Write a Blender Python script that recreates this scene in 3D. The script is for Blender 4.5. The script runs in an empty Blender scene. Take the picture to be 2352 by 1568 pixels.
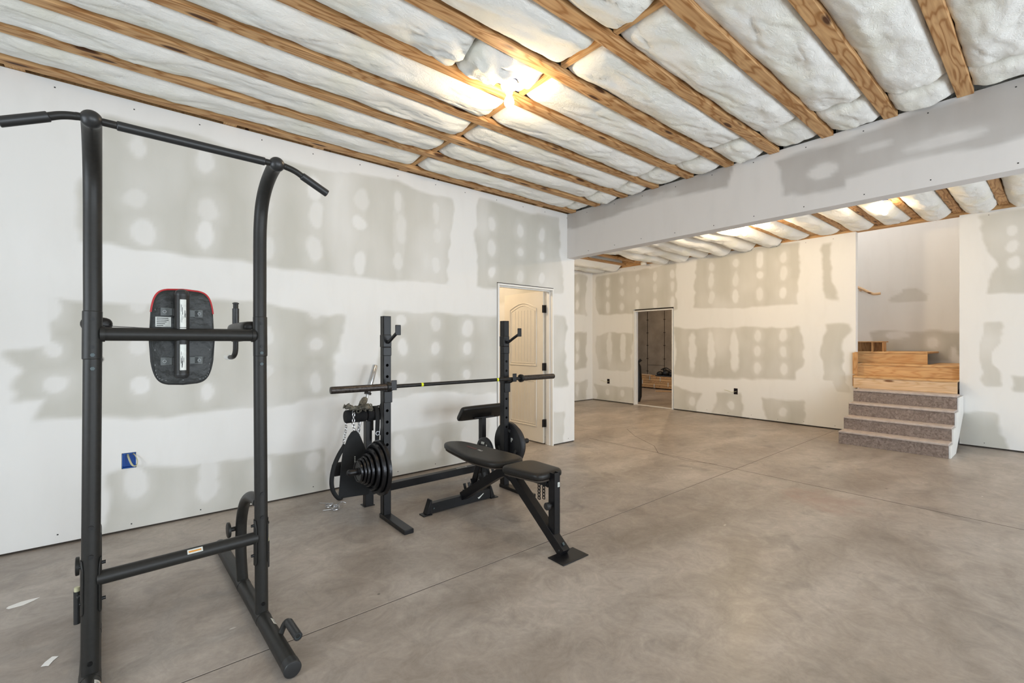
import bpy, bmesh, math, random
import numpy as np
from mathutils import Vector, Matrix
random.seed(7)
SC = bpy.context.scene
COL = SC.collection
PI = math.pi

# ------------------------------------------------------------------ camera
CAM_H = 1.33
F_PX = 1040.0
YAW = math.atan(1261.0 / F_PX)          # X axis lies this far right of the view axis
cd = bpy.data.cameras.new('camera'); cam = bpy.data.objects.new('camera', cd); COL.objects.link(cam)
cam.location = (0, 0, CAM_H)
cam.rotation_euler = (PI / 2, 0, YAW - PI / 2)
cd.sensor_fit = 'HORIZONTAL'; cd.sensor_width = 36.0
cd.lens = 36.0 * F_PX / 2352.0
cd.shift_y = 4.0 / 2352.0
cd.clip_start = 0.02; cd.clip_end = 200
SC.camera = cam

# ------------------------------------------------------------------ world, daylight, exposure
SC.view_settings.view_transform = 'Standard'
SC.view_settings.look = 'None'
SC.view_settings.gamma = 1.0
SC.view_settings.use_curve_mapping = False
SC.view_settings.exposure = 0.37
W = bpy.data.worlds.new('world'); SC.world = W; W.use_nodes = True
bg = W.node_tree.nodes['Background']
bg.inputs[0].default_value = (0.80, 0.90, 1.0, 1); bg.inputs[1].default_value = 1.0

def area(name, loc, rot, sx, sy, power, color):
    l = bpy.data.lights.new(name, 'AREA'); l.shape = 'RECTANGLE'; l.size = sx; l.size_y = sy
    l.energy = power; l.color = color
    o = bpy.data.objects.new(name, l); COL.objects.link(o); o.location = loc; o.rotation_euler = rot
    return o
# daylight through the openings of the side wall (behind / right of the camera) and of the rear wall
WIN_R = [(-0.9, 1.1), (2.6, 4.3), (5.6, 7.4)]
DAYC = (0.83, 0.915, 1.0)
for (a, b), pw in zip(WIN_R, (82, 108, 50)):
    area('daylight', ((a + b) / 2, -3.62, 1.15), (PI / 2, 0, 0), b - a, 2.0, pw, DAYC)
area('daylight', (-2.12, 1.6, 1.45), (PI / 2, 0, -PI / 2), 1.9, 1.4, 34, DAYC)

# ------------------------------------------------------------------ helpers
ORG = {}
def link(o, parent=None):
    COL.objects.link(o)
    if parent is not None: o.parent = parent
    return o
def tag(o, label=None, cat=None, group=None, kind=None):
    if label: o['label'] = label
    if cat: o['category'] = cat
    if group: o['group'] = group
    if kind: o['kind'] = kind
    return o
def thing(name, label, cat, loc=(0, 0, 0), rotz=0.0, group=None):
    o = bpy.data.objects.new(name, None); COL.objects.link(o)
    o.empty_display_size = 0.1
    o.location = loc; o.rotation_euler = (0, 0, rotz)
    ORG[o.name] = Vector(loc) if rotz == 0 else Vector((0, 0, 0))
    return tag(o, label, cat, group)

def frame(n, up=None):
    n = Vector(n).normalized()
    u = Vector((0, 0, 1)) if abs(n.z) < 0.95 else Vector((1, 0, 0))
    if up is not None: u = Vector(up)
    a = u.cross(n).normalized(); b = n.cross(a).normalized()
    return a, b, n

class MB:
    def __init__(s): s.v = []; s.f = []; s.m = []
    def add(s, vs, fs, mi=0):
        k = len(s.v); s.v += [tuple(p) for p in vs]
        for f in fs: s.f.append(tuple(i + k for i in f)); s.m.append(mi)
    def box(s, c, d, R=None, mi=0):
        vs = []
        for z in (-.5, .5):
            for x, y in ((-.5, -.5), (.5, -.5), (.5, .5), (-.5, .5)):
                p = Vector((x * d[0], y * d[1], z * d[2]))
                if R is not None: p = R @ p
                vs.append(p + Vector(c))
        s.add(vs, [(3, 2, 1, 0), (4, 5, 6, 7), (0, 1, 5, 4), (1, 2, 6, 5), (2, 3, 7, 6), (3, 0, 4, 7)], mi)
        return s
    def bb(s, x0, x1, y0, y1, z0, z1, mi=0):
        return s.box(((x0 + x1) / 2, (y0 + y1) / 2, (z0 + z1) / 2), (x1 - x0, y1 - y0, z1 - z0), None, mi)
    def bar(s, p0, p1, w, d, up=(0, 0, 1), mi=0):
        p0 = Vector(p0); p1 = Vector(p1); n = (p1 - p0)
        a, b, nn = frame(n, up)
        R = Matrix((a, b, nn)).transposed()
        return s.box((p0 + p1) / 2, (w, d, n.length), R, mi)
    def tube(s, path, r, seg=20, caps=True, closed=False, mi=0, flat=None):
        P = [Vector(p) for p in path]; n = len(P)
        rr = r if isinstance(r, (list, tuple)) else [r] * n
        T = []
        for i in range(n):
            if closed: t = P[(i + 1) % n] - P[i - 1]
            else: t = P[min(i + 1, n - 1)] - P[max(i - 1, 0)]
            T.append(t.normalized())
        a = frame(T[0])[0]; vs = []
        for i in range(n):
            a = (a - T[i] * a.dot(T[i])).normalized(); b = T[i].cross(a)
            for k in range(seg):
                th = 2 * PI * k / seg
                ra, rb = (rr[i], rr[i]) if flat is None else (rr[i], rr[i] * flat)
                vs.append(P[i] + a * (ra * math.cos(th)) + b * (rb * math.sin(th)))
        fs = []
        for i in range(n if closed else n - 1):
            j = (i + 1) % n
            for k in range(seg):
                l = (k + 1) % seg
                fs.append((i * seg + k, i * seg + l, j * seg + l, j * seg + k))
        if caps and not closed:
            fs.append(tuple(reversed(range(seg)))); fs.append(tuple(range((n - 1) * seg, n * seg)))
        s.add(vs, fs, mi); return s
    def cyl(s, p0, p1, r, seg=24, mi=0): return s.tube([p0, p1], r, seg, True, False, mi)
    def lathe(s, prof, o, ax, seg=40, mi=0, closed=False):
        a, b, n = frame(ax); o = Vector(o); vs = []
        for (r, t) in prof:
            for k in range(seg):
                th = 2 * PI * k / seg
                vs.append(o + n * t + a * (r * math.cos(th)) + b * (r * math.sin(th)))
        m = len(prof); fs = []
        for i in range(m if closed else m - 1):
            j = (i + 1) % m
            for k in range(seg):
                l = (k + 1) % seg
                fs.append((i * seg + k, i * seg + l, j * seg + l, j * seg + k))
        if not closed:
            fs.append(tuple(reversed(range(seg)))); fs.append(tuple(range((m - 1) * seg, m * seg)))
        s.add(vs, fs, mi); return s
    def prism(s, poly, o, u, v, t, mi=0):
        o = Vector(o); u = Vector(u); v = Vector(v); n = u.cross(v).normalized() * t; k = len(poly)
        vs = [o + u * x + v * y for x, y in poly] + [o + u * x + v * y + n for x, y in poly]
        fs = [tuple(reversed(range(k))), tuple(range(k, 2 * k))]
        for i in range(k):
            j = (i + 1) % k; fs.append((i, j, k + j, k + i))
        s.add(vs, fs, mi); return s
    def sphere(s, c, r, seg=24, rings=14, sc=(1, 1, 1), mi=0):
        c = Vector(c); vs = [c + Vector((0, 0, r * sc[2]))]
        for i in range(1, rings):
            ph = PI * i / rings
            for k in range(seg):
                th = 2 * PI * k / seg
                vs.append(c + Vector((r * sc[0] * math.sin(ph) * math.cos(th), r * sc[1] * math.sin(ph) * math.sin(th), r * sc[2] * math.cos(ph))))
        vs.append(c - Vector((0, 0, r * sc[2]))); fs = []
        for k in range(seg):
            fs.append((0, 1 + k, 1 + (k + 1) % seg))
            fs.append((len(vs) - 1, 1 + (rings - 2) * seg + (k + 1) % seg, 1 + (rings - 2) * seg + k))
        for i in range(rings - 2):
            for k in range(seg):
                l = (k + 1) % seg
                fs.append((1 + i * seg + k, 1 + (i + 1) * seg + k, 1 + (i + 1) * seg + l, 1 + i * seg + l))
        s.add(vs, fs, mi); return s
    def build(s, name, mats, parent=None, bevel=0.0, angle=35, subsurf=0, pbase=None):
        if not isinstance(mats, (list, tuple)): mats = [mats]
        V = np.array(s.v, dtype=float)
        top = parent is None
        if top: off = Vector(((V[:, 0].min() + V[:, 0].max()) / 2, (V[:, 1].min() + V[:, 1].max()) / 2, V[:, 2].min()))
        else:
            root = parent
            while root.parent is not None: root = root.parent
            off = ORG.get(root.name, Vector((0, 0, 0)))
        V = V - np.array(off)
        me = bpy.data.meshes.new(name)
        me.from_pydata([tuple(p) for p in V], [], s.f)
        for m in mats: me.materials.append(m)
        me.polygons.foreach_set('material_index', s.m)
        me.polygons.foreach_set('use_smooth', [True] * len(s.f))
        me.update()
        bm = bmesh.new(); bm.from_mesh(me); bmesh.ops.recalc_face_normals(bm, faces=bm.faces); bm.to_mesh(me); bm.free()
        me.set_sharp_from_angle(angle=math.radians(angle))
        o = bpy.data.objects.new(name, me)
        if top: o.location = off; ORG[o.name] = off
        link(o, parent)
        if bevel > 0:
            b = o.modifiers.new('bevel', 'BEVEL'); b.width = bevel; b.segments = 2; b.limit_method = 'ANGLE'; b.angle_limit = math.radians(40)
        if subsurf:
            q = o.modifiers.new('sub', 'SUBSURF'); q.levels = subsurf; q.render_levels = subsurf
        return o

def smooth_path(pts, n=8):
    P = [Vector(p) for p in pts]; out = []
    for i in range(len(P) - 1):
        p0 = P[max(i - 1, 0)]; p1 = P[i]; p2 = P[i + 1]; p3 = P[min(i + 2, len(P) - 1)]
        for k in range(n):
            t = k / n
            out.append(0.5 * ((2 * p1) + (p2 - p0) * t + (2 * p0 - 5 * p1 + 4 * p2 - p3) * t * t + (3 * p1 - p0 - 3 * p2 + p3) * t ** 3))
    out.append(P[-1]); return out

def hash2(i, j, seed):
    n = (i.astype(np.int64) * 374761393 + j.astype(np.int64) * 668265263 + seed * 974634777) & 0xffffffff
    n = ((n ^ (n >> 13)) * 1274126177) & 0xffffffff
    n = (n ^ (n >> 16)) & 0xffffffff
    return n / 4294967295.0
def vnoise(x, y, seed=0):
    xi = np.floor(x); yi = np.floor(y); fx = x - xi; fy = y - yi
    fx = fx * fx * (3 - 2 * fx); fy = fy * fy * (3 - 2 * fy)
    a = hash2(xi, yi, seed); b = hash2(xi + 1, yi, seed); c = hash2(xi, yi + 1, seed); d = hash2(xi + 1, yi + 1, seed)
    return (a * (1 - fx) + b * fx) * (1 - fy) + (c * (1 - fx) + d * fx) * fy - 0.5
def fbm(x, y, seed=0, o=3):
    s = 0; a = 1.0
    for k in range(o):
        s = s + a * vnoise(x * 2 ** k, y * 2 ** k, seed + k); a *= 0.5
    return s

# ------------------------------------------------------------------ materials
def newmat(name):
    m = bpy.data.materials.new(name); m.use_nodes = True
    return m, m.node_tree.nodes, m.node_tree.links, m.node_tree.nodes['Principled BSDF']
def simple(name, col, rough=0.5, metal=0.0, noise=0.0, nscale=30, bump=0.0, spec=0.5, emit=None, estr=0):
    m, N, L, B = newmat(name)
    B.inputs['Roughness'].default_value = rough; B.inputs['Metallic'].default_value = metal
    B.inputs['Specular IOR Level'].default_value = spec
    tc = N.new('ShaderNodeTexCoord'); nz = N.new('ShaderNodeTexNoise'); nz.inputs['Scale'].default_value = nscale; nz.inputs['Detail'].default_value = 4
    L.new(tc.outputs['Object'], nz.inputs['Vector'])
    r = N.new('ShaderNodeValToRGB'); e = r.color_ramp.elements
    k0 = 1 - noise; k1 = 1 + noise
    e[0].position = .3; e[1].position = .7
    e[0].color = (col[0] * k0, col[1] * k0, col[2] * k0, 1); e[1].color = (min(col[0] * k1, 1), min(col[1] * k1, 1), min(col[2] * k1, 1), 1)
    L.new(nz.outputs['Fac'], r.inputs[0]); L.new(r.outputs[0], B.inputs['Base Color'])
    if bump > 0:
        b = N.new('ShaderNodeBump'); b.inputs['Strength'].default_value = bump; b.inputs['Distance'].default_value = 0.01
        L.new(nz.outputs['Fac'], b.inputs['Height']); L.new(b.outputs[0], B.inputs['Normal'])
    if emit:
        B.inputs['Emission Color'].default_value = (*emit, 1); B.inputs['Emission Strength'].default_value = estr
    return m

def wood(name, ax, c0, c1, c2, knots=True):
    m, N, L, B = newmat(name)
    tc = N.new('ShaderNodeTexCoord'); oi = N.new('ShaderNodeObjectInfo')
    add = N.new('ShaderNodeVectorMath'); add.operation = 'MULTIPLY_ADD'
    cb = N.new('ShaderNodeCombineXYZ')
    for i, k in enumerate((17.0, 31.0, 5.0)):
        mm = N.new('ShaderNodeMath'); mm.operation = 'MULTIPLY'; mm.inputs[1].default_value = k
        L.new(oi.outputs['Random'], mm.inputs[0]); L.new(mm.outputs[0], cb.inputs[i])
    add.inputs[1].default_value = (1, 1, 1)
    L.new(tc.outputs['Object'], add.inputs[0]); L.new(cb.outputs[0], add.inputs[2])
    mp = N.new('ShaderNodeMapping'); s = [9.0, 9.0, 9.0]; s[ax] = 0.9
    mp.inputs['Scale'].default_value = s; L.new(add.outputs[0], mp.inputs[0])
    # knots bend the grain
    mk = N.new('ShaderNodeMapping'); s2 = [9.0, 9.0, 9.0]; s2[ax] = 2.2
    mk.inputs['Scale'].default_value = s2; L.new(add.outputs[0], mk.inputs[0])
    vo = N.new('ShaderNodeTexVoronoi'); vo.inputs['Scale'].default_value = 1.0; L.new(mk.outputs[0], vo.inputs['Vector'])
    nz = N.new('ShaderNodeTexNoise'); nz.inputs['Scale'].default_value = 1.1; nz.inputs['Detail'].default_value = 2; nz.inputs['Distortion'].default_value = 0.6
    L.new(mp.outputs[0], nz.inputs['Vector'])
    mu = N.new('ShaderNodeMath'); mu.operation = 'MULTIPLY'; mu.inputs[1].default_value = 38
    ad = N.new('ShaderNodeMath'); ad.operation = 'MULTIPLY_ADD'; ad.inputs[1].default_value = 0.55
    L.new(vo.outputs['Distance'], ad.inputs[0]); L.new(nz.outputs['Fac'], ad.inputs[2])
    L.new(ad.outputs[0], mu.inputs[0])
    si = N.new('ShaderNodeMath'); si.operation = 'SINE'; L.new(mu.outputs[0], si.inputs[0])
    r = N.new('ShaderNodeValToRGB'); e = r.color_ramp.elements
    e[0].position = 0.0; e[0].color = (*c1, 1); e[1].position = 1.0; e[1].color = (*c0, 1)
    e2 = e.new(0.28); e2.color = (*[(a * .35 + b * .65) for a, b in zip(c1, c0)], 1)
    mr = N.new('ShaderNodeMapRange'); mr.inputs[1].default_value = -1; mr.inputs[2].default_value = 1
    L.new(si.outputs[0], mr.inputs[0]); L.new(mr.outputs[0], r.inputs[0])
    # fine fibres
    mf = N.new('ShaderNodeMapping'); s3 = [90.0, 90.0, 90.0]; s3[ax] = 3.0
    mf.inputs['Scale'].default_value = s3; L.new(add.outputs[0], mf.inputs[0])
    nf = N.new('ShaderNodeTexNoise'); nf.inputs['Scale'].default_value = 1; nf.inputs['Detail'].default_value = 3; L.new(mf.outputs[0], nf.inputs['Vector'])
    mx = N.new('ShaderNodeMix'); mx.data_type = 'RGBA'; mx.blend_type = 'MULTIPLY'; mx.inputs[0].default_value = 0.55
    L.new(r.outputs[0], mx.inputs[6])
    rf = N.new('ShaderNodeValToRGB'); rf.color_ramp.elements[0].position = .3; rf.color_ramp.elements[0].color = (.62, .55, .5, 1); rf.color_ramp.elements[1].position = .65
    L.new(nf.outputs['Fac'], rf.inputs[0]); L.new(rf.outputs[0], mx.inputs[7])
    out = mx.outputs[2]
    if knots:
        rk = N.new('ShaderNodeValToRGB'); rk.color_ramp.elements[0].position = .10; rk.color_ramp.elements[0].color = (1, 1, 1, 1)
        rk.color_ramp.elements[1].position = .17; rk.color_ramp.elements[1].color = (0, 0, 0, 1)
        L.new(vo.outputs['Distance'], rk.inputs[0])
        mk2 = N.new('ShaderNodeMix'); mk2.data_type = 'RGBA'; mk2.inputs[7].default_value = (*c2, 1)
        L.new(rk.outputs[0], mk2.inputs[0]); L.new(out, mk2.inputs[6]); out = mk2.outputs[2]
    L.new(out, B.inputs['Base Color']); B.inputs['Roughness'].default_value = 0.62; B.inputs['Specular IOR Level'].default_value = 0.3
    return m

def drywall(name, grey, white, board):
    m, N, L, B = newmat(name)
    at = N.new('ShaderNodeAttribute'); at.attribute_name = 'mud'
    tc = N.new('ShaderNodeTexCoord')
    n1 = N.new('ShaderNodeTexNoise'); n1.inputs['Scale'].default_value = 3.0; n1.inputs['Detail'].default_value = 5
    mp = N.new('ShaderNodeMapping'); mp.inputs['Scale'].default_value = (2.5, 2.5, 0.7); L.new(tc.outputs['Object'], mp.inputs[0]); L.new(mp.outputs[0], n1.inputs['Vector'])
    ad = N.new('ShaderNodeMath'); ad.operation = 'MULTIPLY_ADD'; ad.inputs[1].default_value = 0.34
    sub = N.new('ShaderNodeMath'); sub.operation = 'SUBTRACT'; sub.inputs[1].default_value = 0.5
    L.new(n1.outputs['Fac'], sub.inputs[0]); L.new(sub.outputs[0], ad.inputs[0]); L.new(at.outputs['Fac'], ad.inputs[2])
    r = N.new('ShaderNodeValToRGB'); e = r.color_ramp.elements
    e[0].position = 0.0; e[0].color = (*grey, 1); e[1].position = 1.0; e[1].color = (*white, 1)
    e2 = e.new(0.62); e2.color = (*board, 1)
    L.new(ad.outputs[0], r.inputs[0]); L.new(r.outputs[0], B.inputs['Base Color'])
    B.inputs['Roughness'].default_value = 0.75; B.inputs['Specular IOR Level'].default_value = 0.25
    n2 = N.new('ShaderNodeTexNoise'); n2.inputs['Scale'].default_value = 14; n2.inputs['Detail'].default_value = 3; L.new(tc.outputs['Object'], n2.inputs['Vector'])
    b = N.new('ShaderNodeBump'); b.inputs['Strength'].default_value = 0.08; b.inputs['Distance'].default_value = 0.01
    L.new(n2.outputs['Fac'], b.inputs['Height']); L.new(b.outputs[0], B.inputs['Normal'])
    return m

M = {}
M['tower'] = simple('powder_coated_steel', (0.019, 0.0185, 0.017), 0.44, 0.0, 0.12, 60, 0.03, spec=0.32)
M['black'] = simple('black_painted_steel', (0.007, 0.007, 0.008), 0.36, 0.0, 0.2, 20, 0.02, spec=.35)
M['foam'] = simple('black_foam', (0.006, 0.006, 0.007), 0.9, 0, 0.2, 80, 0.2)
M['grip'] = simple('black_rubber_grip', (0.018, 0.019, 0.020), 0.38, 0, 0.1, 50)
M['vinyl'] = simple('black_vinyl', (0.014, 0.0125, 0.011), 0.40, 0, 0.12, 60, 0.05, spec=0.32)
M['backing'] = simple('wrinkled_backing_cloth', (0.008, 0.010, 0.009), 0.45, 0, 0.35, 14, 0.9)
M['red'] = simple('red_piping', (0.50, 0.03, 0.035), 0.4)
M['iron'] = simple('hammered_black_iron', (0.022, 0.022, 0.024), 0.26, 0.6, 0.2, 50, 0.15)
M['rubber'] = simple('plate_rubber', (0.014, 0.015, 0.018), 0.4, 0, 0.15, 30, 0.03)
M['chrome'] = simple('chrome_steel', (0.55, 0.56, 0.58), 0.2, 1.0, 0.08, 20)
M['dullsteel'] = simple('dull_steel', (0.30, 0.31, 0.31), 0.5, 0.6)
M['worn'] = simple('worn_black_sleeve', (0.055, 0.047, 0.043), 0.38, 0.7, 0.45, 75, 0.15)
M['shaft'] = simple('black_bar_shaft', (0.022, 0.021, 0.020), 0.4, 0.5, 0.2, 40)
M['yellow'] = simple('yellow_tape', (0.72, 0.78, 0.02), 0.5)
M['label'] = simple('paper_label', (0.62, 0.64, 0.60), 0.4, 0, 0.1, 60)
M['ink'] = simple('label_ink', (0.03, 0.03, 0.03), 0.6)
M['orange'] = simple('orange_warning', (0.62, 0.27, 0.05), 0.5)
M['white'] = simple('white_paint', (0.80, 0.79, 0.76), 0.4, 0, 0.02, 8)
M['door'] = simple('primed_door', (0.74, 0.69, 0.60), 0.45, 0, 0.02, 6)
M['hinge'] = simple('dark_bronze', (0.018, 0.014, 0.012), 0.4, 0.5)
M['gap'] = simple('dark_framing_gap', (0.05, 0.038, 0.028), 0.9)
M['porcelain'] = simple('porcelain', (0.78, 0.76, 0.72), 0.3)
M['plastic'] = simple('white_plastic', (0.80, 0.80, 0.76), 0.4)
M['blue'] = simple('blue_plastic_box', (0.012, 0.11, 0.46), 0.45)
M['cable'] = simple('cable_jacket', (0.52, 0.50, 0.32), 0.5)
M['web'] = simple('black_webbing', (0.005, 0.006, 0.007), 0.75, 0, 0.2, 150, 0.2)
M['tan'] = simple('tan_strap', (0.30, 0.25, 0.19), 0.7)
M['camo'] = simple('knotted_camo_wrap', (0.12, 0.11, 0.085), 0.8, 0, 0.75, 40, 0.4)
M['bolt'] = simple('dark_bolt', (0.02, 0.02, 0.02), 0.45, 0.6)
M['zinc'] = simple('zinc_bolt', (0.07, 0.09, 0.095), 0.5, 0.4)
M['concretewall'] = simple('poured_concrete', (0.30, 0.255, 0.20), 0.85, 0, 0.2, 3, 0.2)
M['junk'] = simple('black_tool_plastic', (0.010, 0.010, 0.011), 0.5, 0, 0.4, 20)
M['redtext'] = simple('red_print', (0.16, 0.045, 0.045), 0.5)
M['greytext'] = simple('pale_print', (0.5, 0.5, 0.47), 0.5)
M['sheath'] = simple('dark_subfloor', (0.10, 0.072, 0.048), 0.9, 0, 0.3, 6)
M['pine'] = wood('pine_along_x', 0, (0.62, 0.38, 0.18), (0.38, 0.185, 0.065), (0.09, 0.038, 0.016))
M['pine_y'] = wood('pine_along_y', 1, (0.66, 0.41, 0.19), (0.55, 0.30, 0.125), (0.14, 0.06, 0.025))
M['pine_pale'] = wood('pale_pine_along_y', 1, (0.72, 0.52, 0.33), (0.64, 0.43, 0.24), (0.16, 0.07, 0.03))
M['pine_z'] = wood('pine_along_z', 2, (0.58, 0.34, 0.15), (0.43, 0.22, 0.085), (0.10, 0.045, 0.02), False)
M['dw'] = drywall('taped_drywall', (0.56, 0.55, 0.50), (0.79, 0.785, 0.765), (0.69, 0.68, 0.645))
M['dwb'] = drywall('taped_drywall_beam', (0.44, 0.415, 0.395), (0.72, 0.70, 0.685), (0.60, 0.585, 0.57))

# fibreglass
def fibre():
    m, N, L, B = newmat('fibreglass_wool')
    tc = N.new('ShaderNodeTexCoord'); mp = N.new('ShaderNodeMapping'); mp.inputs['Scale'].default_value = (1.0, 1.6, 1.6)
    L.new(tc.outputs['Object'], mp.inputs[0])
    n1 = N.new('ShaderNodeTexNoise'); n1.inputs['Scale'].default_value = 13; n1.inputs['Detail'].default_value = 10; n1.inputs['Roughness'].default_value = 0.72; n1.inputs['Distortion'].default_value = 1.4
    L.new(mp.outputs[0], n1.inputs['Vector'])
    n2 = N.new('ShaderNodeTexNoise'); n2.inputs['Scale'].default_value = 2.2; n2.inputs['Detail'].default_value = 4; L.new(tc.outputs['Object'], n2.inputs['Vector'])
    r = N.new('ShaderNodeValToRGB'); e = r.color_ramp.elements
    e[0].position = .30; e[0].color = (0.90, 0.89, 0.77, 1); e[1].position = .55; e[1].color = (0.95, 0.945, 0.90, 1)
    L.new(n2.outputs['Fac'], r.inputs[0])
    L.new(r.outputs[0], B.inputs['Base Color'])
    B.inputs['Roughness'].default_value = 0.95; B.inputs['Specular IOR Level'].default_value = 0.1
    b = N.new('ShaderNodeBump'); b.inputs['Strength'].default_value = 0.65; b.inputs['Distance'].default_value = 0.028
    n3 = N.new('ShaderNodeTexNoise'); n3.inputs['Scale'].default_value = 55; n3.inputs['Detail'].default_value = 6; n3.inputs['Roughness'].default_value = 0.7; n3.inputs['Distortion'].default_value = 2.0
    mp3 = N.new('ShaderNodeMapping'); mp3.inputs['Scale'].default_value = (.5, 1.2, 1.2); mp3.inputs['Rotation'].default_value = (0, 0, .5); L.new(tc.outputs['Object'], mp3.inputs[0]); L.new(mp3.outputs[0], n3.inputs['Vector'])
    ad = N.new('ShaderNodeMath'); ad.operation = 'MULTIPLY_ADD'; ad.inputs[1].default_value = .30
    L.new(n3.outputs['Fac'], ad.inputs[0]); L.new(n1.outputs['Fac'], ad.inputs[2])
    L.new(ad.outputs[0], b.inputs['Height']); L.new(b.outputs[0], B.inputs['Normal'])
    B.inputs['Sheen Weight'].default_value = 0.25; B.inputs['Sheen Roughness'].default_value = 0.6
    return m
M['fibre'] = fibre()

def floor_mat():
    m, N, L, B = newmat('worn_concrete_slab')
    tc = N.new('ShaderNodeTexCoord'); pos = N.new('ShaderNodeNewGeometry')
    def noise(sc, det, vec=None, dist=0.0, rough=.55):
        n = N.new('ShaderNodeTexNoise'); n.inputs['Scale'].default_value = sc; n.inputs['Detail'].default_value = det
        n.inputs['Distortion'].default_value = dist; n.inputs['Roughness'].default_value = rough
        L.new(vec or pos.outputs['Position'], n.inputs['Vector']); return n.outputs['Fac']
    def ramp(f, p0, c0, p1, c1):
        r = N.new('ShaderNodeValToRGB'); e = r.color_ramp.elements
        e[0].position = p0; e[0].color = (*c0, 1); e[1].position = p1; e[1].color = (*c1, 1); L.new(f, r.inputs[0]); return r.outputs[0]
    def mix(f, a, b, bt='MIX'):
        x = N.new('ShaderNodeMix'); x.data_type = 'RGBA'; x.blend_type = bt
        if isinstance(f, float): x.inputs[0].default_value = f
        else: L.new(f, x.inputs[0])
        for k, v in ((6, a), (7, b)):
            if isinstance(v, tuple): x.inputs[k].default_value = (*v, 1)
            else: L.new(v, x.inputs[k])
        return x.outputs[2]
    mp = N.new('ShaderNodeMapping'); mp.inputs['Scale'].default_value = (0.6, 1.5, 1); L.new(pos.outputs['Position'], mp.inputs[0])
    base = ramp(noise(1.3, 6, mp.outputs[0], 0.6), .30, (0.25, 0.212, 0.180), .68, (0.445, 0.398, 0.355))
    warm = mix(ramp(noise(0.7, 4), .45, (0, 0, 0), .7, (1, 1, 1)), base, (0.36, 0.30, 0.25))
    c = mix(0.5, warm, base)
    trow = ramp(noise(5.5, 9, None, 1.2, .78), .33, (0.76, 0.75, 0.74), .65, (1.1, 1.1, 1.1))
    c = mix(1.0, c, trow, 'MULTIPLY')
    blot = ramp(noise(2.6, 4, None, .8), .60, (0, 0, 0), .74, (0.55, 0.55, 0.55))
    c = mix(blot, c, (0.155, 0.135, 0.12))
    fine = ramp(noise(40, 4), .3, (0.93, 0.93, 0.93), .7, (1.04, 1.04, 1.04)); c = mix(1.0, c, fine, 'MULTIPLY')
    # dust and plaster specks
    vo = N.new('ShaderNodeTexVoronoi'); vo.inputs['Scale'].default_value = 4.2; L.new(mp.outputs[0], vo.inputs['Vector'])
    sp = ramp(vo.outputs['Distance'], .025, (1, 1, 1), .045, (0, 0, 0))
    c = mix(sp, c, (0.55, 0.52, 0.48))
    vo2 = N.new('ShaderNodeTexVoronoi'); vo2.inputs['Scale'].default_value = 2.7; L.new(pos.outputs['Position'], vo2.inputs['Vector'])
    c = mix(ramp(vo2.outputs['Distance'], .018, (1, 1, 1), .034, (0, 0, 0)), c, (0.09, 0.08, 0.07))
    # reddish spill
    def dist(x, y):
        s = N.new('ShaderNodeVectorMath'); s.operation = 'DISTANCE'; s.inputs[1].default_value = (x, y, 0); L.new(pos.outputs['Position'], s.inputs[0])
        a = N.new('ShaderNodeMath'); a.operation = 'ADD'; L.new(s.outputs['Value'], a.inputs[0])
        b = N.new('ShaderNodeMath'); b.operation = 'MULTIPLY'; b.inputs[1].default_value = 0.9; L.new(noise(3.5, 4), b.inputs[0]); L.new(b.outputs[0], a.inputs[1]); return a.outputs[0]
    c = mix(ramp(dist(4.45, 1.25), .60, (.5, .5, .5), .78, (0, 0, 0)), c, (0.30, 0.19, 0.15))
    L.new(c, B.inputs['Base Color'])
    rr = N.new('ShaderNodeMapRange'); rr.inputs[3].default_value = 0.26; rr.inputs[4].default_value = 0.55
    L.new(noise(1.7, 5, mp.outputs[0], .5), rr.inputs[0]); L.new(rr.outputs[0], B.inputs['Roughness'])
    B.inputs['Specular IOR Level'].default_value = 0.45
    b = N.new('ShaderNodeBump'); b.inputs['Strength'].default_value = 0.12; b.inputs['Distance'].default_value = 0.01
    L.new(noise(9, 6), b.inputs['Height']); L.new(b.outputs[0], B.inputs['Normal'])
    return m
M['floor'] = floor_mat()

def carpet():
    m, N, L, B = newmat('dusty_step_board')
    g = N.new('ShaderNodeNewGeometry'); sx = N.new('ShaderNodeSeparateXYZ'); L.new(g.outputs['Normal'], sx.inputs[0])
    n = N.new('ShaderNodeTexNoise'); n.inputs['Scale'].default_value = 26; n.inputs['Detail'].default_value = 7; n.inputs['Distortion'].default_value = 1.5
    L.new(g.outputs['Position'], n.inputs['Vector'])
    r = N.new('ShaderNodeValToRGB'); e = r.color_ramp.elements; e[0].position = .35; e[0].color = (0.155, 0.115, 0.095, 1); e[1].position = .68; e[1].color = (0.29, 0.235, 0.205, 1)
    L.new(n.outputs['Fac'], r.inputs[0]); L.new(r.outputs[0], B.inputs['Base Color'])
    B.inputs['Roughness'].default_value = 0.9
    return m
M['step'] = carpet()
M['tread'] = simple('dust_covered_tread', (0.46, 0.39, 0.35), 0.9, 0, 0.15, 20, 0.1)

# ------------------------------------------------------------------ the shell
WY = 4.2; XB0 = 4.42; XB1 = 4.56; ZC = 3.04; XF = 8.28; YFL = 7.05; YR = -3.6; XR = -2.2
mb = MB()
mb.bb(XR, 12.9, YR, 10.5, -0.12, 0.0)
mb.build('floor', M['floor'])['kind'] = 'structure'
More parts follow.
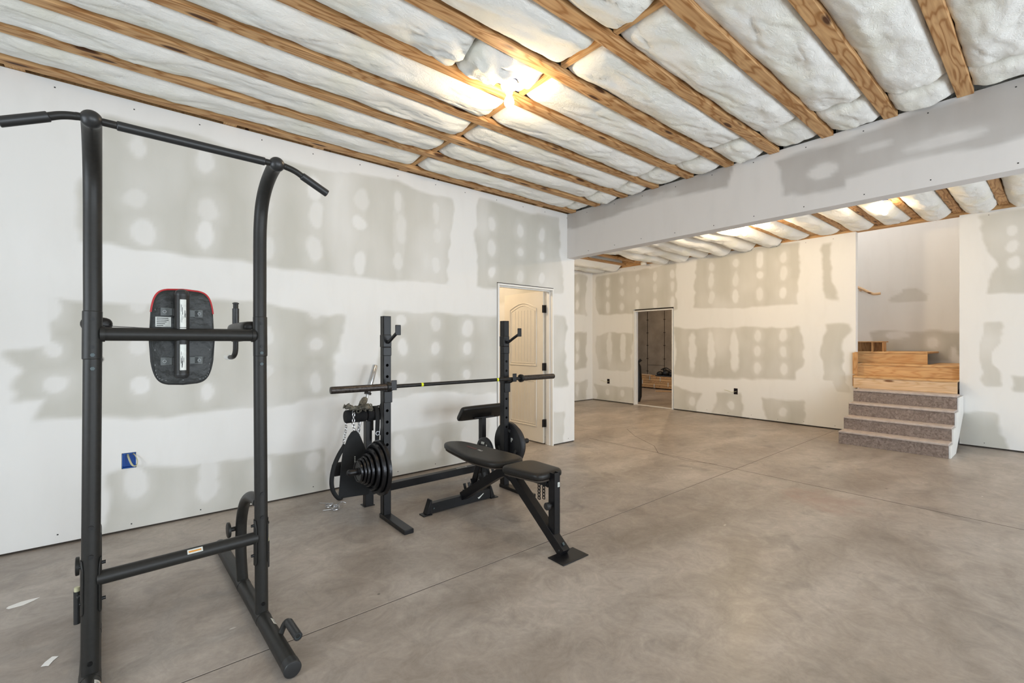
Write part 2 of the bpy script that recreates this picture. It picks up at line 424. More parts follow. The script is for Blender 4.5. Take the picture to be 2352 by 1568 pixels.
# control joints cut into the slab
mb = MB()
mb.bb(XR, XF, 2.1885, 2.1925, 0.0002, 0.0010, 0); mb.bb(XR, XF, 2.1925, 2.1965, 0.0002, 0.0012, 1)
mb.bb(4.868, 4.872, YR, WY, 0.0002, 0.0010, 0)
def crack(pts):
    for a, b in zip(pts, pts[1:]):
        mb.bar((a[0], a[1], .0006), (b[0], b[1], .0006), 0.004, 0.0008)
crack([(5.84, 4.28), (5.5, 3.9), (5.15, 3.35), (4.85, 3.1), (4.8, 2.7), (4.9, 2.4)])
mb.build('trim_1', [simple('joint_dark', (0.07, 0.055, 0.045), .9), simple('joint_lip', (0.46, 0.41, 0.37), .8)])['kind'] = 'structure'  # dark strips for the joints and crack, paler strip along one joint edge

def softrect(S, Z, r, seed, e=0.05, warp=0.06):
    s0, s1, z0, z1 = r
    wx = fbm(S * 1.9, Z * 2.6, seed, 4) * warp * 2.4; wz = fbm(S * 1.6 + 9, Z * 2.2, seed + 5, 4) * warp * 1.8
    s = S + wx; z = Z + wz
    def st(x): x = np.clip(x, 0, 1); return x * x * (3 - 2 * x)
    return st((s - s0) / e + .5) * st((s1 - s) / e + .5) * st((z - z0) / e + .5) * st((z1 - z) / e + .5)
def mudmap(S, Z, rects, spots, seed, streak=0.22):
    g = np.zeros_like(S)
    for i, r in enumerate(rects): g = np.maximum(g, softrect(S, Z, r, seed + i * 11))
    mud = 1 - g
    st = np.clip(0.5 + 1.6 * vnoise(S * 4.9, Z * 0.45, seed + 77), 0, 1) * (streak + .12) + np.clip(fbm(S * 1.5, Z * 1.5, seed + 3) * .8, -.15, .38)
    mud = np.maximum(mud, g * 0 + np.where(g > .02, np.clip(st, 0, 1), mud))
    for i, (s, z, a, b, k) in enumerate(spots):
        w = fbm(S * 9 + i, Z * 9, seed + 40 + i, 2) * 0.45
        d = np.sqrt(((S - s) / a) ** 2 + ((Z - z) / b) ** 2) + w
        kk = np.clip((1.3 - d) / 0.6, 0, 1); halo = np.clip((2.3 - d) / 1.5, 0, 1) * .45
        mud = np.maximum(mud, k * np.maximum(kk * kk * (3 - 2 * kk), halo * (b < .3)))
    return np.clip(mud, 0, 1)
def wall(name, P, nrm, s0, s1, z0, z1, holes, rects, spots, seed, thick=0.11, step=0.022, mat=None, screws=True, streak=0.22, core=2):
    """P(s, z) -> point on the visible face; nrm = outward (visible) normal; returns the wall object"""
    ss = set(np.round(np.linspace(s0, s1, int((s1 - s0) / step) + 1), 4)); zs = set(np.round(np.linspace(z0, z1, int((z1 - z0) / step) + 1), 4))
    for a, b, c, d in holes:
        for q in (a, b):
            ss = {x for x in ss if abs(x - q) > step * .45} | {q}
        for q in (c, d):
            if z0 < q < z1: zs = {x for x in zs if abs(x - q) > step * .45} | {q}
    ss = sorted(ss | {s0, s1}); zs = sorted(zs | {z0, z1})
    S, Z = np.meshgrid(ss, zs); ns, nz = len(ss), len(zs)
    mud = mudmap(S, Z, rects, spots, seed, streak).ravel()
    vs = [P(a, b) for a, b in zip(S.ravel(), Z.ravel())]
    fs = []; mi = []
    for j in range(nz - 1):
        cz = (zs[j] + zs[j + 1]) / 2
        for i in range(ns - 1):
            cs = (ss[i] + ss[i + 1]) / 2
            if any(a < cs < b and c < cz < d for a, b, c, d in holes): continue
            k = j * ns + i; fs.append((k, k + 1, k + ns + 1, k + ns)); mi.append(0)
    nv = len(vs); n = Vector(nrm)
    def slab(a, b, c, d, t0, t1, m):
        k = len(vs)
        for t in (t0, t1):
            for (x, y) in ((a, c), (b, c), (b, d), (a, d)): vs.append(Vector(P(x, y)) - n * t)
        for f in ((3, 2, 1, 0), (4, 5, 6, 7), (0, 1, 5, 4), (1, 2, 6, 5), (2, 3, 7, 6), (3, 0, 4, 7)):
            fs.append(tuple(q + k for q in f)); mi.append(m)
    cuts = sorted({s0, s1} | {q for h in holes for q in h[:2] if s0 < q < s1})
    for a, b in zip(cuts, cuts[1:]):
        c = (a + b) / 2; hz = sorted([(h[2], h[3]) for h in holes if h[0] < c < h[1]]); z = z0
        for (u, v) in hz + [(z1, z1)]:
            if u - z > 0.01 and thick > .01:
                slab(a, b, z, u, 0.0006, 0.0125, 0); slab(a, b, z, u, 0.0127, thick, core)
                if z == z0 and not name.startswith('trim'): slab(a, b, z - .014, z - .0005, 0.0127, thick, 2)
            z = v
    if screws:
        rs = random.Random(seed)
        s = s0 + .15
        while s < s1 - .05:
            for z in (z0 + .045, z1 - .05):
                if not any(a - .02 < s < b + .02 and c - .02 < z < d + .02 for a, b, c, d in holes):
                    q = s + rs.uniform(-.02, .02); zz = z + rs.uniform(-.012, .012)
                    slab(q - .004, q + .004, zz - .004, zz + .004, -0.0008, 0.0002, 1)
            s += .405
    me = bpy.data.meshes.new(name); me.from_pydata([tuple(v) for v in vs], [], fs)
    for q in (mat or M['dw'], M['ink'], M['gap']): me.materials.append(q)
    me.polygons.foreach_set('material_index', mi)
    at = me.attributes.new('mud', 'FLOAT', 'POINT'); arr = np.full(len(vs), 0.85, dtype=np.float32); arr[:nv] = mud
    at.data.foreach_set('value', arr); me.update()
    o = bpy.data.objects.new(name, me); COL.objects.link(o); o['kind'] = 'structure'
    return o

# left wall of the gym bay (faces -Y), door opening to the side room
D1 = (3.235, 4.165, -1, 2.045)
cols = [0.01, .41, .81, 1.21, 1.61, 2.01, 2.42]
sp = []
rs = random.Random(3)
for x in cols:
    for z in (2.73, 2.42, 2.13):
        sp.append((x + rs.uniform(-.02, .02), z + rs.uniform(-.06, .06), rs.uniform(.045, .075), rs.uniform(.07, .14), rs.uniform(.6, .95)))
    if x not in (0.01, .41): sp.append((x, 2.4, .075, .42, .42))
for x in (3.16, 3.60, 3.96):
    for z in (2.70, 2.44, 2.15): sp.append((x, z, .055, rs.uniform(.06, .11), rs.uniform(.7, .95)))
for x, z in ((-.44, 1.56), (-.43, 1.28), (-.42, 1.06), (0.0, 1.6), (0, 1.3), (.01, 1.04), (.41, .95), (.41, 1.3), (1.2, 1.62), (1.21, 1.32), (1.21, .99), (.81, 1.1), (.81, 1.4),
             (2.02, 1.56), (2.04, 1.29), (2.03, .98), (2.42, 1.53), (2.42, 1.27), (2.42, .95), (2.82, 1.27), (2.82, .98), (2.82, 1.5)):
    sp.append((x, z, rs.uniform(.05, .07), rs.uniform(.055, .10), rs.uniform(.75, 1)))
for x, z in ((-.02, .33), (.41, .34), (.41, .2), (1.19, .28), (2.01, .32), (2.43, .26), (2.8, .31), (.8, .3)): sp.append((x, z, .07, .11, .85))
rects = [(-.29, 2.60, 2.0, 2.90), (2.95, 4.30, 1.97, 2.97), (-.48, 1.40, .80, 1.62), (1.80, 4.37, .78, 1.66), (-.18, 1.32, -.05, .42), (1.74, 3.1, -.05, .44), (4.15, 4.36, -.05, .42),
         (-.62, -.40, .95, 1.3)]
wall('wall_left', lambda s, z: (s, WY, z), (0, -1, 0), XR, XB1, 0.015, 3.055, [D1, (-0.092, -0.012, .445, .555)], rects, sp, 11, step=0.018, streak=.30)
# partition running away from the end of the left wall
wall('wall_partition', lambda s, z: (XB1 + .0, s, z), (1, 0, 0), WY + .125, YFL, 0.015, 3.0, [], [(4.7, 6.8, .8, 1.6)], [], 21, step=.05, screws=False)
# far-left wall
rl = [(4.9, 8.05, 2.0, 2.9), (4.9, 8.05, .75, 1.56), (4.9, 8.05, -.1, .40)]
spl = [(x, z, .06, .14, .9) for x in (5.4, 6.2, 7.0, 7.75) for z in (2.6, 2.2, 1.3, 1.0, .25)]
wall('wall_far_left', lambda s, z: (s, YFL, z), (0, -1, 0), XB1, XF, 0.015, 3.0, [], rl, spl, 31, step=.03)
# far wall with the doorway and the stair opening
D2 = (4.945, 5.90, -1, 2.06); ST = (0.845, 1.955, -1, 3.2)
rf = [(4.90, 6.93, 1.96, 2.90), (2.70, 4.49, 1.98, 2.93), (2.25, 2.38, 2.0, 2.9), (5.95, 6.93, .72, 1.55), (2.70, 4.93, .72, 1.61), (2.05, 2.38, .72, 1.62), (2.02, 2.2, .55, .8),
      (5.9, 6.93, -.1, .37), (4.40, 4.93, -.1, .43), (3.62, 4.08, -.1, .42), (2.68, 3.22, -.1, .40),
      (-3, 0.585, 1.93, 2.93), (.47, .62, .78, 1.6), (-3, .40, .72, .92), (-3, .3, 1.35, 1.6), (.45, .83, -.1, .43), (-3, -.35, .7, 1.6), (-3, -.4, -.1, .4)]
sf = []
for s in (6.6, 6.2, 5.8, 5.37, 4.97):
    for z in (2.72, 2.47, 2.15): sf.append((s, z, .055, rs.uniform(.08, .13), rs.uniform(.75, 1)))
for s in (4.17, 3.72, 3.31, 2.94):
    for z in (2.76, 2.50, 2.18): sf.append((s, z, .06, rs.uniform(.07, .16), rs.uniform(.75, 1)))
for s in (6.57, 6.19, 4.56, 4.18, 3.76): sf.append((s + rs.uniform(-.02, .02), 1.2, .075, .37, .92))
for s in (3.35, 2.94):
    for z in (1.45, 1.2, .9): sf.append((s, z, .06, .1, .85))
for s, z in ((6.6, .22), (6.2, .22), (4.55, .2), (3.8, .2), (2.95, .18), (.38, 2.72), (.38, 2.52), (.37, 2.32), (-.05, 2.7), (-.05, 2.3)): sf.append((s, z, .065, .09, .9))
wall('wall_far', lambda s, z: (XF, s, z), (-1, 0, 0), YR, YFL, 0.02, 3.0, [D2, ST, (6.545, 6.615, .405, .515), (3.685, 3.755, .41, .52)], rf, sf, 51, step=.018, core=0)
# dropped beam
def beam():
    o = wall('trim_2', lambda s, z: (XB0, s, z), (-1, 0, 0), YR, WY - .0, 2.464, 3.055, [],
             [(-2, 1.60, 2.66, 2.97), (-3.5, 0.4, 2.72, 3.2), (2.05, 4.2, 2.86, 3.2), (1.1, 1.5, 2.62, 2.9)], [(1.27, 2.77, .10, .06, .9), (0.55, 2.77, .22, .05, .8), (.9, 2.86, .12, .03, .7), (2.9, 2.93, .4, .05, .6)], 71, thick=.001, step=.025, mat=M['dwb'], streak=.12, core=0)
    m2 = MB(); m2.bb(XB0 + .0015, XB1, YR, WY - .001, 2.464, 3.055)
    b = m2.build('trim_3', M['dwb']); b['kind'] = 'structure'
    at = b.data.attributes.new('mud', 'FLOAT', 'POINT'); at.data.foreach_set('value', np.full(len(b.data.vertices), .85, dtype=np.float32))
beam()
# side wall with daylight openings, rear wall
holesR = [(a, b, 0.1, 2.15) for a, b in WIN_R]
wall('wall_right', lambda s, z: (s, YR, z), (0, 1, 0), XR, XF, 0.015, 3.05, holesR, [(-1, 8, 2.35, 2.9)], [], 81, step=.1, screws=False)
wall('wall_rear', lambda s, z: (XR, s, z), (1, 0, 0), YR, WY, 0.015, 3.05, [(.6, 2.6, .7, 2.15)], [(-3, 4, 2.35, 2.9), (-3, .4, .8, 1.6), (2.8, 4, .8, 1.6)], [], 91, step=.1, screws=False)
for i, (a, b) in enumerate(WIN_R):
    m2 = MB()
    for x in (a, b, (a + b) / 2): m2.bb(x - .03, x + .03, YR - .09, YR - .02, .1, 2.15)
    for z in (.1, 2.15): m2.bb(a, b, YR - .09, YR - .02, z - .03, z + .03)
    m2.build('window_%d' % (i + 1), M['white'], bevel=.004)['kind'] = 'structure'
m2 = MB()
for y in (.6, 1.6, 2.6): m2.bb(XR - .09, XR - .02, y - .03, y + .03, .7, 2.15)
for z in (.7, 2.15): m2.bb(XR - .09, XR - .02, .6, 2.6, z - .03, z + .03)
m2.build('window_4', M['white'], bevel=.004)['kind'] = 'structure'
# subfloor deck over everything
mb = MB(); mb.bb(XR, XF + .05, YR, YFL + .1, 3.40, 3.44)
mb.bb(XR, XB0, YR, -.44, 3.05, 3.07, 1); mb.bb(XB1, XF, YR, -.04, 3.02, 3.04, 1)
mb.build('ceiling', [M['sheath'], M['fibre']])['kind'] = 'structure'

mb = MB()
mb.bb(XF + .005, XF + .06, YR, ST[0], 3.0, 3.40); mb.bb(XF + .005, XF + .06, ST[1], YFL + .1, 3.0, 3.40); mb.bb(XF + .09, XF + .11, .80, 2.0, 3.0, 3.40)
mb.bb(XR, XB1, WY + .06, WY + .10, 3.05, 3.40); mb.bb(XB1, XF, YFL + .005, YFL + .05, 3.0, 3.40)
mb.bb(XR, XF, YR - .05, YR - .005, 3.0, 3.40); mb.bb(XR - .05, XR - .005, YR, WY, 3.0, 3.40)
mb.build('trim_4', M['pine_y'])['kind'] = 'structure'
# side room behind the left wall
wall('wall_side_room', lambda s, z: (s, 7.3, z), (0, -1, 0), 1.6, 4.42, 0.015, 3.0, [], [(1.6, 4.5, 2.0, 2.9), (1.6, 4.5, .8, 1.6)], [(x, z, .06, .12, .9) for x in (2.4, 2.8, 3.2, 3.6, 4.0, 4.3) for z in (2.6, 2.2, 1.2)], 101, step=.04)
wall('wall_side_room_right', lambda s, z: (4.42, s, z), (-1, 0, 0), WY + .12, 7.3, 0.015, 3.0, [], [(4.4, 7, 2.0, 2.9), (4.4, 7.2, .8, 1.6)], [(y, z, .06, .3, .9) for y in (4.8, 5.2, 5.6, 6.0, 6.4) for z in (2.5, 1.2)], 102, step=.04, screws=False, thick=.02)
wall('wall_side_room_left', lambda s, z: (1.6, s, z), (1, 0, 0), WY + .12, 7.3, 0.015, 3.0, [], [(4.4, 7, 2.0, 2.9)], [], 103, step=.1, screws=False)
# storage room behind the far wall
def concwall():
    mb = MB()
    mb.bb(12.9, 13.05, 3.6, 10.5, 0, 3.3)
    for y in (5.54, 6.16, 6.78, 7.40, 8.02, 8.64, 9.26):
        mb.bb(12.893, 12.9, y - .008, y + .008, 0, 3.0, 1)
        for z in (.42, .83, 1.26, 1.67, 2.09, 2.5): mb.bb(12.885, 12.9, y - .03, y + .03, z - .012, z + .012, 1)
    mb.bb(12.893, 12.9, 8.02, 8.64, .618, .626, 1)
    mb.build('wall_storage', [M['concretewall'], M['gap']])['kind'] = 'structure'
    mb = MB(); mb.bb(8.4, 13.05, 10.5, 10.6, 0, 3.3); mb.bb(8.4, 13.05, 3.5, 3.6, 0, 3.3); mb.bb(8.4, 13.05, 3.5, 10.6, 3.2, 3.3)
    mb.build('wall_storage_side', M['concretewall'])['kind'] = 'structure'
concwall()
# stairwell behind the far wall
wall('wall_stairwell', lambda s, z: (9.55, s, z), (-1, 0, 0), 0.72, 3.45, .6, 5.4, [], [(1.0, 2.0, 1.1, 1.52), (-1, 1.0, 1.1, 1.46), (1.30, 1.86, 2.02, 2.20)],
     [(1.70, 1.46, .17, .07, .9), (1.27, 1.33, .08, .09, .95), (1.75, 2.2, .14, .1, .95), (1.33, 2.22, .12, .14, .95)], 111, step=.03, screws=False, streak=.1)
mb = MB(); mb.bb(8.40, 9.66, .72, .845, 0, 5.4); mb.bb(8.30, 8.40, .85, 3.45, 3.07, 5.4); mb.bb(8.30, 9.66, 3.45, 3.49, 0, 5.4); mb.bb(8.30, 9.66, .72, 3.45, 5.4, 5.45)
o = mb.build('wall_stairwell_side', M['dw']); o['kind'] = 'structure'
at = o.data.attributes.new('mud', 'FLOAT', 'POINT'); at.data.foreach_set('value', np.full(len(o.data.vertices), .8, dtype=np.float32))

# ------------------------------------------------------------------ door 1 and its frame
def door_one():
    t = bpy.data.objects.new('door_1', None); COL.objects.link(t); t.location = (4.11, 4.30, 0); t['kind'] = 'structure'; ORG[t.name] = Vector((4.11, 4.30, 0))
    # leaf: lies in the plane X = 4.11, from Y 4.335 to 5.145; face seen looks to -X
    x0 = 4.105; x1 = 4.14; y0 = 4.335; y1 = 5.145; z0 = .015; z1 = 2.02
    mb = MB(); mb.bb(x0, x1, y0, y1, z0, z1)
    def rail(a, b, z, h=.012):
        mb.bar((x0 - .001, a, z), (x0 - .001, b, z), h, .014)
    def frame_panel(ya, yb, za, zb, arch):
        n = 14; pts = [(ya, za), (yb, za)]
        for k in range(n + 1):
            u = k / n; pts.append((yb + (ya - yb) * u, zb + arch * math.sin(PI * u)))
        P = [(x0 - .002, a, b) for a, b in pts]
        mb.tube(P, .0085, 8, closed=True, caps=False)
        P = [(x0 - .001, a + (.03 if a < (ya + yb) / 2 else -.03), b + (.03 if b < (za + zb) / 2 else -.03)) for a, b in pts]
        mb.tube(P, .006, 8, closed=True, caps=False)
        k = 7
        for i in range(1, k):
            y = ya + .05 + (yb - ya - .1) * i / k
            mb.bb(x0 - .0035, x0, y - .003, y + .003, za + .05, zb - .02)
    frame_panel(y0 + .13, y1 - .13, .22, .85, 0.0); frame_panel(y0 + .13, y1 - .13, 1.03, 1.80, .08)
    mb.build('door_leaf', M['door'], t, bevel=.002)
    mb = MB(); mb.cyl((x0 - .0015, y1 - .06, .93), (x0 + .01, y1 - .06, .93), .027, 24); mb.build('knob_hole', simple('bored_hole', (.20, .11, .05), .8), t)
    for z in (.28, 1.02, 1.78):
        mb = MB(); mb.bb(x0 - .004, x0 + .03, y0 - .030, y0 - .0, z - .05, z + .05); mb.cyl((x0 - .006, y0 - .012, z - .05), (x0 - .006, y0 - .012, z + .05), .008, 10)
        mb.bb(x0 - .03, x0 + .01, y0 - .018, y0 - .012, z - .05, z + .05)
        mb.build('hinge', M['hinge'], t, bevel=.001)
    mb = MB()
    for x, s in ((D1[0] + .008, 1), (D1[1] - .008, -1)):
        a, b = sorted((x, x + s * .022)); mb.bb(a, b, 4.188, 4.325, .0, 2.035)
        a, b = sorted((x + s * .022, x + s * .034)); mb.bb(a, b, 4.235, 4.285, .0, 2.01)
    mb.bb(D1[0] + .0305, D1[1] - .0305, 4.188, 4.325, 2.013, 2.035); mb.bb(D1[0] + .03, D1[1] - .03, 4.235, 4.285, 2.0, 2.013)
    mb.build('door_frame', M['white'], t, bevel=.002)
door_one()
def door_two():
    mb = MB(); x0 = 8.265; x1 = 8.40
    a, b = D2[0] + .01, D2[1] - .01
    mb.bb(x0, x1, a, a + .022, 0, 2.03); mb.bb(x0, x1, b - .022, b, 0, 2.03); mb.bb(x0, x1, a + .0225, b - .0225, 2.008, 2.03); mb.bb(x0 + .06, x1, a, b, 2.031, 2.06, 1)
    mb.bb(x0 + .05, x0 + .09, b - .034, b - .022, 0, 2.0); mb.bb(x0 + .05, x0 + .09, a + .022, a + .034, 0, 2.0)
    mb.bb(x0 + .05, x0 + .10, a, b, 0, .012)
    mb.build('door_2', [M['white'], M['gap']], bevel=.001)['kind'] = 'structure'
door_two()

# ------------------------------------------------------------------ ceiling joists, blocking, insulation
J0 = 0.42; JS = 0.4067
ORD = ['first', 'second', 'third', 'fourth', 'fifth', 'sixth', 'seventh', 'eighth', 'ninth', 'tenth', 'eleventh', 'twelfth', 'thirteenth', 'fourteenth', 'fifteenth', 'sixteenth', 'seventeenth', 'eighteenth', 'nineteenth', 'twentieth', 'twenty-first']
def joist(x0, x1, y, seed):
    r = random.Random(seed); n = int((x1 - x0) / .12); vs = []; fs = []
    ph = r.uniform(0, 6)
    for i in range(n + 1):
        x = x0 + (x1 - x0) * i / n
        dy = .004 * math.sin(x * 1.1 + ph); w = .042 + r.uniform(-.0012, .0012)
        zb = ZC + .003 * math.sin(x * 1.7 + ph)
        vs += [(x, y - w + dy, zb), (x, y + w + dy, zb), (x, y + w + dy, zb + .040), (x, y - w + dy, zb + .040)]
    for i in range(n):
        a = i * 4; b = a + 4
        for k in range(4): l = (k + 1) % 4; fs.append((a + k, a + l, b + l, b + k))
    fs.append((0, 1, 2, 3)); fs.append((n * 4 + 3, n * 4 + 2, n * 4 + 1, n * 4))
    mb = MB(); mb.add(vs, fs); return mb
gy = [J0 + JS * k for k in range(-2, 10)]
for i, y in enumerate(reversed(gy)):
    o = joist(XR + .02, XB0 - .004, y, 100 + i).build('ceiling_joist', M['pine'], bevel=.003)
    tag(o, 'pine joist over the exercise equipment, %s from the left wall' % ORD[i], 'joist', 'joists over the exercise equipment')
fy = [J0 + .03 + JS * k for k in range(-1, 17)]
for i, y in enumerate(fy):
    o = joist(XB1 + .004, XF - .004, y, 200 + i).build('ceiling_joist', M['pine'], bevel=.003)
    lab = "pine joist beyond the dropped beam, %s from the photo's right edge" % ORD[i - 1] if i else "pine joist beyond the dropped beam, just outside the photo's right edge"
    tag(o, lab, 'joist', 'joists beyond the dropped beam')
# cross blocking between the joists, and small nailers along the left wall
for i in range(len(gy) - 1):
    y = (gy[i] + gy[i + 1]) / 2
    mb = MB(); mb.bb(2.05, 2.09, y - JS / 2 + .044, y + JS / 2 - .044, ZC + .030, ZC + .16)
    o = mb.build('blocking_board', M['pine_y'], bevel=.002)
    tag(o, 'short wooden blocking between joists, %s bay from the left wall' % ORD[len(gy) - 2 - i], 'board', 'blocking between the ceiling joists')
for i, x in enumerate((-.60, .56, 1.23, 2.04, 2.95, 3.9)):
    mb = MB(); mb.bb(x - .045, x + .045, gy[-1] + .046, WY - .002 + .06, 3.058, 3.10)
    o = mb.build('nailer_block', M['pine_y'], bevel=.002)
    tag(o, 'small wood nailer block above the left wall edge, %s from the photo\'s left' % ORD[i], 'block', 'nailer blocks on the left wall top')

def batt(x0, x1, yc, hw, zedge, zmid, seed, top=3.36, dx=.02, nv=26, rag=.012, sag=.0, puff=None, cutx=None):
    nx = max(8, int((x1 - x0) / dx)); U = np.linspace(0, 1, nx + 1); V = np.linspace(-1, 1, nv + 1)
    X = x0 + (x1 - x0) * U
    XX, VV = np.meshgrid(X, V, indexing='ij'); UU = np.meshgrid(U, V, indexing='ij')[0]
    e = 1 - np.abs(VV) ** 3.2
    endf = np.clip(np.minimum(XX - x0, x1 - XX) / .10, 0, 1); endf = np.sqrt(np.clip(endf * (2 - endf), 0, 1))
    wob = fbm(XX * 2.1, VV * .8, seed, 3) * .035
    z = zedge + (zmid - zedge) * e * endf + wob * e - sag * e * np.abs(fbm(XX * 1.1, VV * .4, seed + 9, 2)) * 2
    # folds running across the batt and wool lumps
    z = z + fbm(XX * 6 + VV * 1.4, VV * 2.4, seed + 20, 4) * .012 * (0.25 + .75 * e) + fbm(XX * 26 + VV, VV * 6, seed + 30, 2) * .0035
    fold = np.abs(vnoise(XX * 3.1 + VV * .9, VV * 1.3, seed + 50)); z = z + np.clip(.04 - fold, 0, .04) * .2 * e
    z = z + (1 - endf) * .05
    if puff: z = puff(XX, VV, z)
    yy = yc + VV * hw + fbm(XX * 5, VV * 0 + 3, seed + 60, 3) * rag * np.abs(VV) ** 3 * np.sign(VV)
    lim = np.where(np.abs(VV) > .93, 1, 0)
    vs = np.stack([XX, yy, z], -1).reshape(-1, 3)
    n = nv + 1; fs = []
    for i in range(nx):
        for j in range(nv):
            k = i * n + j; fs.append((k, k + n, k + n + 1, k + 1))
    # closing top
    base = len(vs); tv = []
    for i in range(nx + 1): tv += [(X[i], yc - hw * .97, top), (X[i], yc + hw * .97, top)]
    vs = list(map(tuple, vs)) + tv
    for i in range(nx):
        a = base + 2 * i
        fs.append((i * n, a, a + 2, (i + 1) * n)); fs.append((i * n + nv, (i + 1) * n + nv, a + 3, a + 1)); fs.append((a, a + 1, a + 3, a + 2))
    fs.append(tuple(range(0, n)) + (base + 1, base)); fs.append(tuple(reversed(range(nx * n, nx * n + n))) + (base + 2 * nx, base + 2 * nx + 1))
    mb = MB(); mb.add(vs, fs); return mb
def bn(mb, name='insulation_batt', mat=None): return mb.build(name, mat or M['fibre'], angle=60)

HW = JS / 2 - .0445
BULB1 = (1.873, 2.30, 2.905)
for i in range(len(gy) - 1):
    yc = (gy[i] + gy[i + 1]) / 2; k = len(gy) - 2 - i     # k = 0 is next to the left wall
    near = abs(yc - 2.25) < .3
    def puff(XX, VV, z, yc=yc):
        d = np.sqrt(((XX - 1.62) / .34) ** 2 + ((VV * HW + yc - 2.30) / .35) ** 2)
        d2 = np.sqrt(((XX - 1.87) / .14) ** 2 + ((VV * HW + yc - 2.33) / .14) ** 2)
        lump = np.clip(1.2 - d, 0, 1) * .05 * (1 - VV ** 4)
        return z - lump + np.clip(1.1 - d2, 0, 1) * .10 + np.clip(1.5 - d, 0, 1) * fbm(XX * 9, VV * 3, 91, 3) * .05
    a1, b1 = XR + .03, 2.046; a2, b2 = 2.094, 4.05 + random.uniform(-.12, .12)
    split = [(a1, .42 + random.uniform(-.1, .3)), None]
    bits = [(a1, b1 - (0 if k % 2 else .0), 'left'), (a2, b2, 'right'), (b2 + .002, XB0 - .008, 'tuft')]
    if near: bits = [(a1, 1.50, 'left'), (1.503, b1, 'mid'), (a2, b2, 'right'), (b2 + .002, XB0 - .008, 'tuft')]
    for (a, b, w) in bits:
        o = bn(batt(a, b, yc, HW, 3.072, 3.028, 300 + i * 7 + len(w), top=3.2, sag=.008, puff=puff if near else None))
        where = {'left': 'camera side of the blocking', 'right': 'beam side of the blocking', 'tuft': 'short end at the beam', 'mid': 'lump beside the bulb'}[w]
        tag(o, 'white insulation, %s bay from the left wall, %s' % (ORD[k], where), 'insulation', 'insulation over the exercise equipment')
o = bn(batt(XR + .03, XB0 - .008, (gy[-1] + .046 + WY - .002) / 2, .034, 3.112, 3.104, 377, top=3.2, nv=8, rag=.004))
tag(o, 'narrow ragged strip of insulation tucked along the top of the left wall', 'insulation', 'insulation over the exercise equipment')
for i in range(len(fy) - 1):
    yc = (fy[i] + fy[i + 1]) / 2
    hole = 5.15 < yc < 6.05
    left = yc > 3.0
    a, b = XB1 + .006, XF - .008
    if hole: b = 5.85 + (yc - 5.2) * .35
    zm = 2.985 if not left else 2.955
    def pf(XX, VV, z, yc=yc):
        for (bx, by) in ((6.50, 2.80), (6.93, 1.35), (5.55, 5.35)):
            d = np.sqrt((XX - bx) ** 2 + (VV * HW + yc - by) ** 2); z = z + np.clip(.16 - d, 0, .08) * 1.4
        return z
    mbx = batt(a, b, yc, HW, 3.060, zm, 500 + i, top=3.2, sag=.02 if not left else .03, nv=20, dx=.025, puff=pf)
    if left or i > 8: mbx = batt(a, b, yc, HW, 3.050, zm - .01, 500 + i, top=3.2, sag=.04, nv=20, dx=.025, puff=pf)
    o = bn(mbx)
    tag(o, "sagging white insulation beyond the dropped beam, %s strip from the photo's right edge" % ORD[i], 'insulation', 'insulation beyond the dropped beam')

# ------------------------------------------------------------------ bulbs
def bulb(loc, label, power, plate=True, r=.033):
    t = thing('light_bulb', label, 'light', (loc[0], loc[1], loc[2]))
    x, y, z = loc
    mb = MB(); prof = [(.001, -r), (r * .5, -r * .87), (r * .87, -r * .5), (r, 0), (r * .93, r * .45), (r * .66, r * 1.05), (r * .45, r * 1.5), (r * .40, r * 1.7)]
    mb.lathe([(a, -b) for a, b in reversed(prof)][::-1], (x, y, z), (0, 0, -1), 28) if False else mb.lathe(prof, (x, y, z), (0, 0, 1), 28)
    mb.build('glass', M['bulbglow'], t)
    mb = MB(); zt = z + r * 1.65
    mb.lathe([(.020, 0), (.024, .004), (.026, .03), (.050, .042), (.057, .055), (.057, .075)], (x, y, zt), (0, 0, 1), 32)
    mb.build('lampholder', M['porcelain'], t)
    mb = MB(); mb.lathe([(.045, 0), (.052, .003), (.052, 3.13 - zt - .0755)], (x, y, zt + .0755), (0, 0, 1), 24); mb.build('junction_box', M['blue'], t)
    l = bpy.data.lights.new('bulb_light', 'POINT'); l.energy = power; l.color = (1.0, 0.75, 0.46); l.shadow_soft_size = r + .012
    lo = bpy.data.objects.new('bulb_light', l); COL.objects.link(lo); lo.parent = t; lo.location = (0, 0, -.002)
    return t
M['bulbglow'] = simple('lit_frosted_glass', (1, .95, .85), .4, emit=(1.0, .86, .62), estr=30)
bulb(BULB1, 'glowing bulb in a white porcelain holder between joists over the rack', 34)
bulb((6.50, 2.80, 2.855), 'glowing bulb just past the dropped beam, left of the stairs', 100)
bulb((6.93, 1.35, 2.905), 'glowing bulb half buried in insulation nearest the stair opening', 20)
bulb((5.55, 5.35, 2.90), 'glowing bulb round the corner past the end of the left wall', 110)
mb = MB(); mb.lathe([(.05, 0), (.056, .006), (.060, .018), (.060, .03), (.052, .032), (.052, .036), (.062, .038), (.062, .05)], (8.10, 5.52, 2.955), (0, 0, 1), 32)
tag(mb.build('smoke_detector', M['plastic']), 'round white smoke detector in the uninsulated ceiling gap above the doorway', 'smoke detector')
mb = MB(); mb.bb(7.95, 8.25, 5.40, 5.64, 3.006, 3.04); tag(mb.build('mounting_board', M['pine'], bevel=.002), 'wooden board holding the round smoke detector near the far wall', 'board')
